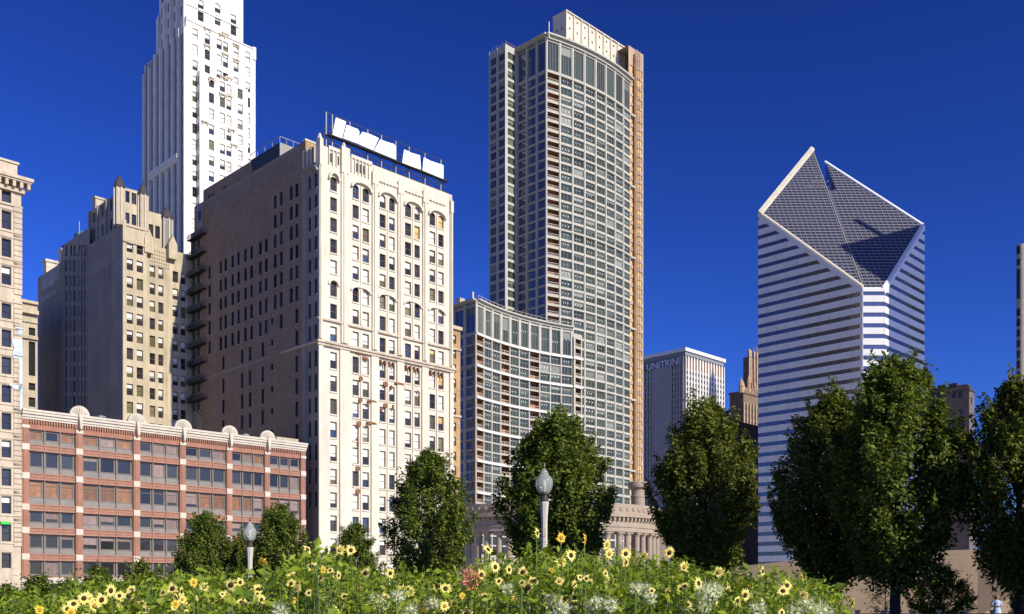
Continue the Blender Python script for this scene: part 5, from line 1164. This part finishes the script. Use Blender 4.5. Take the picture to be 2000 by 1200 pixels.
def person():
    d = 46; x = (1947 - 1000) / F * d; root = obj('person', None, None, (x, d, 0)); tag(root, 'person in a short pale blue dress standing in the sun before the tan tent', 'person'); root.scale = (1.0,) * 3
    J = {'pel': (0, 0, .92, .13, .10), 'wai': (0, .01, 1.06, .115, .085), 'che': (0, .02, 1.24, .14, .10), 'nec': (0, .02, 1.40, .05, .05), 'hea': (0, .0, 1.50, .075, .085), 'top': (0, .0, 1.61, .06, .07),
         'lh': (-.09, 0, .86, .085, .085), 'lk': (-.10, -.01, .48, .055, .055), 'la': (-.10, .02, .09, .036, .036), 'lt': (-.11, -.12, .035, .035, .025),
         'rh': (.09, 0, .86, .085, .085), 'rk': (.11, -.03, .48, .055, .055), 'ra': (.12, .02, .09, .036, .036), 'rt': (.13, -.12, .035, .035, .025),
         'ls': (-.16, .02, 1.34, .055, .05), 'le': (-.25, .05, 1.09, .04, .04), 'lw': (-.12, -.16, 1.12, .028, .028), 'lf': (-.04, -.2, 1.14, .03, .02),
         'rs': (.16, .02, 1.34, .055, .05), 're': (.25, .05, 1.09, .04, .04), 'rw': (.13, -.16, 1.14, .028, .028), 'rf': (.05, -.2, 1.16, .03, .02)}
    Ed = ['pel wai', 'wai che', 'che nec', 'nec hea', 'hea top', 'pel lh', 'lh lk', 'lk la', 'la lt', 'pel rh', 'rh rk', 'rk ra', 'ra rt', 'che ls', 'ls le', 'le lw', 'lw lf', 'che rs', 'rs re', 're rw', 'rw rf']
    ks = list(J); me = bpy.data.meshes.new('body'); me.from_pydata([J[k][:3] for k in ks], [[ks.index(a) for a in e.split()] for e in Ed], [])
    o = obj('body', me, root); md = o.modifiers.new('skin', 'SKIN'); 
    for i, k in enumerate(ks): sv = me.skin_vertices[0].data[i]; sv.radius = J[k][3:5]; sv.use_root = (k == 'pel')
    o.modifiers.new('sub', 'SUBSURF').render_levels = 2; o.modifiers['sub'].levels = 2
    me.materials.append(mat('skin', (.50, .27, .17), .55, .05)); 
    q = MB(); q.lathe([(.27, .52), (.24, .70), (.175, .92), (.135, 1.07), (.165, 1.25), (.15, 1.36), (.07, 1.41)], 16); dr = q.build('dress', mat('pale_blue_cloth', (.42, .52, .72), .8, .2, 6), root, smooth=True); dr.scale = (1, .75, 1)
    for s in (-1, 1): q = MB(); q.tube((s * .13, .02, 1.36), (s * .225, .04, 1.16), .075, .062, 8); q.build('sleeve', MATS['pale_blue_cloth'], root)
    q = MB(); q.lathe([(.06, 1.42), (.10, 1.46), (.105, 1.55), (.085, 1.62), (.03, 1.65)], 12, 0, .025); h = q.build('hair', mat('light_brown_hair', (.24, .14, .06), .6, .2, 20), root, smooth=True)
person()

# ------------------------------------------------------------------ globe lamps
def make_lamp():
    root = obj('globe_lamp', None); tag(root, '', 'lamp')
    H = 4.3
    q = MB(); q.lathe([(.24, 0), (.24, .25), (.17, .32), (.16, .8), (.13, .9)], 16); q.build('base', M_post, root)
    q = MB(); n = 16; st = len(q.v); prof = [(.092, .9), (.086, 2.2), (.078, H - 1.0), (.084, H - .75), (.105, H - .5), (.115, H - .42), (.115, H - .38)]
    for r, z in prof:
        for i in range(n): a = 2 * math.pi * i / n; rr = r * (1 if i % 2 else .93); q.v.append((rr * math.cos(a), rr * math.sin(a), z))
    for j in range(len(prof) - 1):
        for i in range(n): i2 = (i + 1) % n; q.f.append((j * n + i, j * n + i2, (j + 1) * n + i2, (j + 1) * n + i)); q.m.append(0)
    q.build('post', M_post, root)
    q = MB(); q.lathe([(.08, H - .40), (.105, H - .36), (.105, H - .31), (.085, H - .28), (.085, H - .23), (.12, H - .21), (.12, H - .18), (.10, H - .15)], 16); q.build('collar', M_collar, root, smooth=False)
    g = bpy.data.materials.new('globe_glass'); g.use_nodes = True; nn = g.node_tree; p = nn.nodes['Principled BSDF']; p.inputs['Base Color'].default_value = (.68, .69, .66, 1); p.inputs['Roughness'].default_value = .08; p.inputs['IOR'].default_value = 1.45
    tr = nn.nodes.new('ShaderNodeBsdfTransparent'); tr.inputs[0].default_value = (.86, .88, .86, 1); mx = nn.nodes.new('ShaderNodeMixShader'); mx.inputs[0].default_value = .32
    nn.links.new(tr.outputs[0], mx.inputs[1]); nn.links.new(p.outputs[0], mx.inputs[2]); nn.links.new(mx.outputs[0], nn.nodes['Material Output'].inputs[0])
    q = MB(); q.lathe([(.10, H - .20), (.145, H - .15), (.185, H - .06), (.205, H + .03), (.205, H + .10), (.185, H + .17), (.145, H + .225), (.105, H + .25), (.10, H + .26), (.118, H + .28), (.09, H + .31), (.075, H + .32), (.085, H + .34), (.05, H + .37), (.02, H + .40), (.015, H + .43)], 28); gl = q.build('globe', g, root, smooth=True)
    q = MB(); q.lathe([(.022, H + .42), (.03, H + .45), (.012, H + .52), (.003, H + .56)], 8); q.build('finial', M_collar, gl)
    q = MB(); q.lathe([(.03, H - .15), (.05, H + .02), (.03, H + .12), (.01, H + .14)], 10); q.build('bulb', M_white, gl)
    q = MB(); q.box(-.035, .035, -.092, -.07, H - 1.2, H - 1.0); q.build('hatch', M_creamdk, root)
    return root
def copy_tree(o, parent=None):
    c = o.copy(); COL.objects.link(c); c.parent = parent
    for ch in o.children: copy_tree(ch, c)
    return c
lamp0 = make_lamp()
for i, (px, py, d, lab) in enumerate(((1063, 945, 22.7, 'tall pale globe lamp rising out of the sunflowers before the widest round tree'), (488, 1042, 29.5, 'pale globe lamp standing in front of two dark trees by the red building'),
                                     (107, 1178, 37.0, 'globe lamp with only its glass head above the flowers before the cream building'), (305, 1157, 32.0, 'faint globe lamp head peeking over the flowers before the red building'))):
    o = lamp0 if i == 0 else copy_tree(lamp0)
    o.location = ((px - 1000) / F * d, d, EYE + (HZ - py) * d / F - 4.35); o['label'] = lab; o['group'] = 'globe lamps in the park'

# ------------------------------------------------------------------ trees
def leaf_mesh(name, pts, size, m_, seed, droop=.35, ratio=.55, fold=.25):
    """pts: (position, outward) -> folded leaves, two triangles a side"""
    rr = random.Random(seed); v = []; f = []
    for p, out in pts:
        s = size * rr.uniform(.65, 1.3)
        ax = Vector((rr.gauss(0, 1), rr.gauss(0, 1), rr.gauss(0, .8) - droop)) + out * .6; ax.normalize()
        up = Vector((rr.gauss(0, .55), rr.gauss(0, .55), .8)) + out * .7; sd = ax.cross(up)
        if sd.length < 1e-3: continue
        sd.normalize(); nn = sd.cross(ax); n = len(v); wd = s * ratio * .5
        a = p; c = p + ax * s; b1 = p + ax * s * .42 + sd * wd + nn * fold * wd; b2 = p + ax * s * .42 - sd * wd + nn * fold * wd
        v += [a, b1, c, b2]; f += [(n, n + 1, n + 2), (n, n + 2, n + 3)]
    me = bpy.data.meshes.new(name); me.from_pydata([tuple(x) for x in v], [], f); me.materials.append(m_); me.update(); return me
def tree_meshes(seed, H, Rm, clear, nl, m_, lsize=.17, shape=.36, plumes=70):
    """upright pear shaped crown made of rising plumes of leaves round forking limbs"""
    rr = random.Random(seed); tr = MB(); pts = []
    Hc = H - clear
    def env(t): return Rm * (max(0.0, t) / shape) ** .45 * .96 + Rm * .04 if t < shape else Rm * max(0.0, 1 - ((t - shape) / (1 - shape)) ** 2.0) ** .85
    tz = clear + Hc * .75; x = y = 0
    r0 = .018 * H + .03; prev = Vector((0, 0, -.3)); k = 6
    for i in range(k):
        t = (i + 1) / k; p = Vector((rr.gauss(0, .04), rr.gauss(0, .04), tz * t)); tr.tube(prev, p, r0 * (1 - .8 * (i / k)), r0 * (1 - .8 * t), 8); prev = p
    per = nl // plumes
    for i in range(plumes):
        t = ((i + .5) / plumes) ** .9; a = i * 2.39996 + rr.uniform(-.4, .4); h1 = min(.985, .06 + .94 * t + rr.uniform(-.05, .05)); jit = rr.uniform(.72, 1.04)
        r1 = env(h1) * jit; tip = Vector((r1 * math.cos(a), r1 * math.sin(a), clear + Hc * h1)); ln = Hc * rr.uniform(.12, .24)
        h0 = max(.02, h1 - ln / Hc); r00 = env(h0) * jit * (.62 if h1 < .8 else .4); base = Vector((r00 * math.cos(a), r00 * math.sin(a), clear + Hc * h0))
        root = Vector((0, 0, max(clear * .9, base.z - Hc * .18))); tr.tube(root, base, .045, .03, 4); tr.tube(base, tip, .03, .008, 3)
        sp = Rm * rr.uniform(.18, .30)
        for j in range(per):
            q = rr.random() ** .75; c = base.lerp(tip, q); g = sp * (1.15 - .72 * q)
            d = Vector((rr.gauss(0, 1), rr.gauss(0, 1), rr.gauss(0, 1))); d.normalize(); d *= rr.random() ** .4
            p = c + Vector((d.x * g, d.y * g, d.z * g * 1.25)); out = Vector((p.x, p.y, .25 * (p.z - clear - Hc * .4))); out = out.normalized() * .7 + d * .5
            pts.append((p, out))
    # feathery shoots that break the outline
    for i in range(plumes):
        t = rr.uniform(.15, .97); a = rr.uniform(0, 6.283); r = env(t) * rr.uniform(.85, 1.0); p0 = Vector((r * math.cos(a), r * math.sin(a), clear + Hc * t)); L = rr.uniform(.35, .85) * (.7 if t < .4 else 1)
        p1 = p0 + Vector((math.cos(a) * .3, math.sin(a) * .3, 1)) * L; tr.tube(p0 - Vector((p0.x * .3, p0.y * .3, .4)), p1, .014, .004, 3)
        for j in range(nl // 700):
            q = p0.lerp(p1, rr.random()); d = Vector((rr.gauss(0, .06), rr.gauss(0, .06), rr.gauss(0, .05))); pts.append((q + d, (d * 6 + Vector((math.cos(a), math.sin(a), .3))).normalized()))
    # inner fill
    for j in range(nl // 7):
        t = rr.random(); a = rr.uniform(0, 6.283); r = env(t * .92) * rr.random() ** .5 * .75; p = Vector((r * math.cos(a), r * math.sin(a), clear + Hc * t * .92)); pts.append((p, Vector((math.cos(a), math.sin(a), .2))))
    return tr.mesh('trunk', M_bark), leaf_mesh('crown', pts, lsize, m_, seed + 1)
TM = {'a': tree_meshes(1, 10, 2.45, 2.15, 34000, M_leafA, .18, .40, 74), 'b': tree_meshes(2, 10, 2.45, 2.15, 34000, M_leafB, .18, .40, 74), 'c': tree_meshes(3, 10, 2.5, 1.5, 26000, M_leafA, .19, .38, 64),
      'd': tree_meshes(4, 5, 1.7, .4, 9000, M_leafA, .17, .38, 45)}
def tree(name, kind, px, d, ytop, halfpx, lab, group, rz=0, xy=None, h=None, rad=None, cat='tree'):
    t, l = TM[kind]; H0, R0 = {'a': (10, 2.45), 'b': (10, 2.45), 'c': (10, 2.5), 'd': (5, 1.7)}[kind]
    x, y = xy if xy else ((px - 1000) / F * d, d); g = ground_z(x, y) - .02
    if h is None: h = EYE + (HZ - ytop) * d / F - g
    if rad is None: rad = halfpx * d / F
    o = obj(name, None, None, (x, y, g), rz); tag(o, lab, cat, group); o.scale = (rad / R0, rad / R0, h / H0); obj('trunk', t, o); obj('crown', l, o); return o
GT = 'upright trees in a row across the park'
tree('park_tree', 'a', 1748, 36, 698, 136, 'biggest dark green tree, in front of the diamond tower', GT, .3)
tree('park_tree', 'b', 1630, 40, 762, 122, 'dark tree overlapping the left of the biggest tree before the diamond tower', GT, 2.0)
tree('park_tree', 'b', 1992, 34, 735, 122, 'dark green tree beside the person in the blue dress', GT, 4.1)
tree('park_tree', 'b', 1376, 46, 780, 110, 'pointed green tree in front of the lettered office tower', GT, 1.1)
tree('park_tree', 'a', 1086, 50, 804, 120, 'broad green tree in front of the curved condo block, behind the tall lamp', GT, 5.2)
tree('park_tree', 'c', 838, 60, 880, 92, 'dark tree covering the foot of the cream high-rise', GT, .9)
tree('park_tree', 'c', 692, 72, 1022, 58, 'small pointed tree before the base of the cream high-rise', GT, 2.2)
tree('park_tree', 'c', 545, 66, 986, 76, 'rounded tree before the right end of the red building', GT, 3.3)
tree('park_tree', 'b', 478, 74, 1040, 52, 'small tree filling the gap behind the lamp before the red building', GT, .2)
tree('park_tree', 'c', 402, 68, 1000, 70, 'pointed tree before the third bay of the red building', GT, 4.6)
GB = 'low trees below the red and cream buildings'
for px, d, yt, hp, lab, rz in ((195, 60, 1108, 72, 'low tree before the second bay of the red building', .4), (275, 58, 1096, 56, 'rounded low tree hiding the shopfront of the red building', 1.7), (72, 56, 1124, 80, 'low tree at the joint of the cream and red buildings', 2.9), (8, 50, 1146, 66, 'low tree at the foot of the cream building', 3.6), (135, 64, 1132, 70, 'low bushy tree between its taller neighbours before the red building', 5.0), (340, 62, 1122, 62, 'low bushy tree under the fan ornamented cornice, left of the pointed tree', 5.6)):
    tree('low_tree', 'd', px, d, yt, hp, lab, GB, rz)
GS = 'shrubs near the tan tent'
tree('shrub', 'd', 1836, 42, 1102, 64, 'feathery green shrub in front of the tan tent', GS, 1.0, cat='shrub'); tree('shrub', 'd', 1995, 40, 1140, 26, 'bright shrub beside the trunk of the tree by the person', GS, 2.0, cat='shrub')
tree('shrub', 'd', 1598, 44, 1120, 34, 'shrub behind the last sunflowers under the trees', GS, 3.0, cat='shrub')
def twiggy():
    x, y = (1728 - 1000) / F * 45, 45; o = obj('sapling', None, None, (x, y, 0)); tag(o, 'thin sparse sapling with few leaves before the tan tent', 'sapling'); rr = random.Random(8); t = MB(); pts = []
    t.tube((0, 0, 0), (.05, 0, 2.4), .035, .012, 5)
    for i in range(46):
        a = rr.uniform(0, 6.28); z = rr.uniform(.5, 2.3); L = rr.uniform(.5, 1.1); p = Vector((L * math.cos(a), L * math.sin(a), z + L * .45)); t.tube((0, 0, z), p, .012, .004, 3)
        for j in range(11): q = Vector((0, 0, z)).lerp(p, rr.uniform(.35, 1.05)); pts.append((q + Vector((rr.gauss(0, .06), rr.gauss(0, .06), rr.gauss(0, .06))), Vector((math.cos(a), math.sin(a), 0))))
    t.build('trunk', M_bark, o); obj('crown', leaf_mesh('crown', pts, .13, M_leafB, 5), o)
twiggy()
# trees of the same row that stand outside the frame to the right and shade the ones in view
GO = 'trees of the row beyond the picture edge'
for i, (x, y, h, r_) in enumerate(((24.5, 29.5, 10.5, 2.9), (20.0, 25.0, 8.5, 2.6), (28.5, 34.5, 11, 3.0), (31, 27, 12, 3.2), (18.6, 30.5, 6.5, 2.0))):
    tree('park_tree', 'ab'[i % 2], 0, 0, 0, 0, 'dark green tree of the row standing past the biggest tree', GO, i * 1.3, (x, y), h, r_)

# ------------------------------------------------------------------ flower bed
PROF = [(-40, 1205), (60, 1192), (130, 1180), (200, 1163), (300, 1150), (400, 1143), (480, 1150), (560, 1128), (620, 1100), (680, 1112), (740, 1142), (800, 1152), (870, 1145), (940, 1112), (1000, 1115), (1060, 1102), (1120, 1098), (1200, 1108), (1260, 1112), (1330, 1120), (1400, 1150), (1480, 1150), (1560, 1144), (1620, 1168), (1690, 1215), (1800, 1260)]
def prof(px):
    for (a, ya), (c, yc) in zip(PROF, PROF[1:]):
        if a <= px <= c: return ya + (yc - ya) * (px - a) / (c - a)
    return 1230
def bed_top(x, y): return EYE + (HZ - prof(1000 + x / y * F)) * 7.0 / F + .02 - .075 * max(0, 7.2 - y) + .05 * math.sin(y * 3.1 + x * 2.3) + .04 * math.sin(x * 7.7 + y)
def bed_ground(x, y): return .45
def flower_bed():
    q = MB(); q.prism([(-3.2, 4.4), (1.6, 4.4), (3.6, 10.2), (-6.4, 10.2)], -.05, .45); b = q.build('flower_bed_soil', M_soil); struct(b)
    rr = random.Random(77); pts = []; big = []
    for i in range(52000):
        y = rr.uniform(5.0, 9.8); x = rr.uniform(-.6 * y, .36 * y)
        if x > .345 * y + rr.gauss(0, .06): continue
        zt = bed_top(x, y); z = zt - abs(rr.gauss(0, .22)) + .03 + .09 * math.sin(x * 23 + 5 * math.sin(y * 9)) * math.sin(y * 19 + x * 7)
        if z < .5: continue
        (big if rr.random() < .10 else pts).append((Vector((x, y, z)), Vector((rr.gauss(.25, .5), rr.gauss(-.35, .5), .35))))
    o = obj('bed_foliage', leaf_mesh('bed_foliage', pts, .044, M_leafC, 1, .1, .5), None, None, 0, 'stuff'); o['label'] = 'dense bright green leaves filling the flower bed'; o['category'] = 'foliage'
    v = leaf_mesh('broad_leaves', big, .072, M_leafC, 2, .25, .82); o = obj('broad_leaf_foliage', v, None, None, 0, 'stuff'); o['label'] = 'broader heart shaped green leaves among the flower bed'; o['category'] = 'foliage'
    st = MB()
    for i in range(900):
        y = rr.uniform(4.9, 9.6); x = rr.uniform(-.6 * y, .34 * y); zt = bed_top(x, y); st.tube((x + rr.gauss(0, .08), y, .45), (x, y, zt + rr.uniform(-.15, .10)), .006, .003, 3)
    o = st.build('bed_stems', M_stem, kind='stuff'); o['label'] = 'thin green stems standing through the flower bed'; o['category'] = 'stems'
flower_bed()
def sunflower_meshes(petal, disc, n, seed, w_=.34):
    rr = random.Random(seed); p = MB(); R_ = .05
    for i in range(n):
        a = 2 * math.pi * i / n + rr.uniform(-.1, .1); L = R_ * rr.uniform(.8, 1.08); c, s = math.cos(a), math.sin(a); hw = R_ * w_ * .5; dz = rr.uniform(-.010, .012)
        P = lambda r, o_, z: (r * c - o_ * s, z, r * s + o_ * c)
        p.poly([P(.014, -hw * .5, 0), P(L * .55, -hw, -.004), P(L, 0, dz), P(L * .55, hw, -.004), P(.014, hw * .5, 0)])
    d = MB(); prf = [(.0175, 0.0), (.0165, -.006), (.011, -.010), (.004, -.0115)]; st = 0; m = 10
    for r, y in prf:
        for i in range(m): a = 2 * math.pi * i / m; d.v.append((r * math.cos(a), y, r * math.sin(a)))
    for j in range(len(prf) - 1):
        for i in range(m): i2 = (i + 1) % m; d.f.append((j * m + i, j * m + i2, (j + 1) * m + i2, (j + 1) * m + i)); d.m.append(0)
    d.f.append(tuple(3 * m + i for i in range(m))); d.m.append(0)
    return p.mesh('petals', petal), d.mesh('disc', disc)
SF = [sunflower_meshes(M_petal, M_disc, 15, 1), sunflower_meshes(M_petal, M_disc, 18, 2, .26), sunflower_meshes(M_petal, M_discy, 14, 3), sunflower_meshes(M_gold, M_discy, 13, 4), sunflower_meshes(M_leafC, M_disc, 12, 5, .2)]
LEAF = leaf_mesh('leaf', [(Vector((0, 0, 0)), Vector((1, 0, 0)))], .075, M_leafC, 3, .2, .8)
def stemtube(p0, p1, r):
    q = MB(); mid = p0.lerp(p1, .55) + Vector(((p1.x - p0.x) * .25, 0, 0)); q.tube(p0, mid, r * 1.3, r, 4); q.tube(mid, p1, r, r * .7, 4); return q
def where(px):
    for lim, t in ((290, ' beside the low lamp by the cream building'), (430, ' between the two low lamp heads'), (560, ' around the lamp before the red building'), (780, ' in the bed below the cream high-rise'), (930, ' beside the pink spider flowers'), (1080, ' around the tall globe lamp'), (1210, ' just past the tall globe lamp'), (1350, ' before the drum pillar'), (1480, ' beside the orange cabinet')):
        if px < lim: return t
    return ' at the bed edge under the park trees'
def flower(px, py, kind, rr, size=1.0, d=None, az=None, cleome=None):
    d = d or rr.uniform(5.0, 6.2); x = (px - 1000) / F * d; z = EYE + (HZ - py) * d / F
    bx = x + rr.uniform(-.1, .1); by = d + rr.uniform(.0, .15); base = Vector((bx, by, .45))
    if cleome is None:
        lab = ('pale sunflower with a dark disc', 'many petalled sunflower with a dark disc', 'pale sunflower with a golden disc', 'deep golden sunflower', 'spent brown sunflower')[kind]
        o = obj('sunflower', None, None, base); tag(o, ('tall ' if py < 1112 else 'low ' if py > 1160 else '') + lab + where(px), 'sunflower', ('dark eyed sunflowers', 'many petalled sunflowers', 'golden eyed sunflowers', 'golden sunflowers', 'spent sunflowers')[kind])
        tip = Vector((x, d, z)) - base; stemtube(Vector((0, 0, 0)), tip + Vector((0, .012, -.006)), .0045).build('stem', M_stem, o)
        h = obj('flower_head', SF[kind][0], o, tip); a = rr.gauss(.45, .5) if az is None else az; h.rotation_euler = (rr.gauss(-.12, .25), rr.uniform(0, 6), a); h.scale = (size * .80,) * 3
        dd = obj('disc', SF[kind][1], h)
        for k in range(3): t = rr.uniform(.5, .93); lf = obj('leaf', LEAF, o, (tip.x * t, tip.y * t, tip.z * t)); lf.rotation_euler = (rr.gauss(0, .4), rr.gauss(0, .4), rr.uniform(0, 6.28)); lf.scale = (rr.uniform(.5, 1.0),) * 3
    else:
        o = obj('spider_flower', None, None, base); tag(o, ('white', 'pink')[cleome] + ' spider flower head with whiskery stamens' + where(px), 'flower', ('white spider flowers', 'pink spider flowers')[cleome])
        tip = Vector((x, d, z)) - base; stemtube(Vector((0, 0, 0)), tip, .006).build('stem', M_stem, o)
        h = obj('flower_head', CL[cleome][kind % 2][0], o, tip, rr.uniform(0, 6)); h.scale = (size,) * 3; obj('stamens', CL[cleome][kind % 2][1], h, None, 0, 'stuff')
        for k in range(3): t = rr.uniform(.55, .93); lf = obj('leaf', LEAF, o, (tip.x * t, tip.y * t, tip.z * t)); lf.rotation_euler = (rr.gauss(0, .4), rr.gauss(0, .4), rr.uniform(0, 6.28))
def cleome_meshes(m_, seed):
    rr = random.Random(seed); pts = []; s = MB()
    for i in range(150):
        dv = Vector((rr.gauss(0, 1), rr.gauss(0, 1), rr.gauss(.15, .8))).normalized(); r = rr.uniform(.03, .07); pts.append((dv * r * Vector((1, 1, .85)).x, dv))
        if i % 2 == 0: p = dv * r; e = dv * (r + rr.uniform(.03, .06)) + Vector((0, 0, .02)); s.tube(p, e, .0009, .0006, 3)
    return leaf_mesh('flower_head', pts, .032, m_, seed, -.3, .5, .1), s.mesh('stamens', m_)
CL = [[cleome_meshes(M_white, 1), cleome_meshes(M_white, 2)], [cleome_meshes(M_pinkp, 3), cleome_meshes(M_pinkp, 4)]]
rr = random.Random(99)
SUN = [(1049, 1042), (953, 1074), (967, 1108), (940, 1123), (994, 1113), (1007, 1100, 4), (1021, 1118), (1031, 1148), (1042, 1136), (933, 1171), (854, 1148), (870, 1150), (912, 1198), (1096, 1051, 3), (1142, 1054, 3), (1185, 1064, 2), (1115, 1085), (1138, 1079, 4), (1190, 1082, 2), (1222, 1082), (1222, 1099), (1095, 1098, 2), (1067, 1086, 4), (1164, 1100, 4), (1074, 1117, 3), (1102, 1172), (1122, 1168), (1008, 1170, 2), (970, 1149, 4),
       (1258, 1086, 2), (1307, 1080, 1), (1325, 1093, 4), (1374, 1118, 4), (1403, 1118, 2), (1328, 1152, 1), (1423, 1153, 2), (1455, 1163), (1391, 1174), (1489, 1116), (1566, 1128), (1529, 1155), (1537, 1144), (1364, 1140), (1283, 1192, 4), (1303, 1157), (1440, 1174), (1544, 1178, 3), (1336, 1108, 2),
       (600, 1074), (609, 1107), (571, 1126), (579, 1140, 1), (567, 1152, 4), (714, 1120), (762, 1120), (789, 1152), (801, 1156), (649, 1191, 1), (753, 1168), (414, 1171), (469, 1138), (451, 1143), (504, 1152), (442, 1164), (522, 1173), (486, 1170), (363, 1186), (337, 1150), (354, 1156), (342, 1167), (664, 1075, 2), (685, 1075), (514, 1098, 3), (399, 1147), (378, 1138, 3), (825, 1137, 4), (640, 1152, 4), (700, 1150, 2),
       (172, 1168), (164, 1169), (198, 1172), (233, 1164), (251, 1164), (237, 1180), (185, 1184, 2), (170, 1195), (144, 1180), (132, 1190), (77, 1192, 3), (216, 1154), (257, 1153), (300, 1178, 4), (1665, 1178), (1210, 1150), (1260, 1130, 4), (1150, 1140, 2), (720, 1185), (560, 1188), (880, 1180, 2), (1490, 1180), (1050, 1190, 2), (280, 1192)]
for t in SUN:
    k = t[2] if len(t) > 2 else rr.choice((0, 0, 0, 1)); flower(t[0], t[1], k, rr, rr.uniform(.85, 1.12) * (.62 if k == 4 else 1.0))
for i in range(64):
    px = rr.uniform(60, 1600); py = prof(px) + rr.uniform(8, 60)
    if py < 1197: flower(px, py, rr.choice((0, 0, 1, 1, 2, 3, 4)), rr, rr.uniform(.5, .8), rr.uniform(4.9, 5.6))
for px, py in ((991, 1151), (1076, 1170), (1095, 1192), (1164, 1182), (1193, 1183), (1242, 1150), (1260, 1150), (1270, 1170), (1383, 1160), (1398, 1154), (1574, 1186), (1550, 1196), (1606, 1196), (1344, 1188), (1376, 1188), (777, 1167), (732, 1174), (846, 1182), (747, 1183), (804, 1197), (545, 1195), (1480, 1192)):
    flower(px, py, rr.randrange(2), rr, rr.uniform(.45, .72), rr.uniform(4.9, 5.3), None, 0)
for px, py in ((920, 1134), (828, 1197)): flower(px, py, 0, rr, .8, 5.4, None, 1)
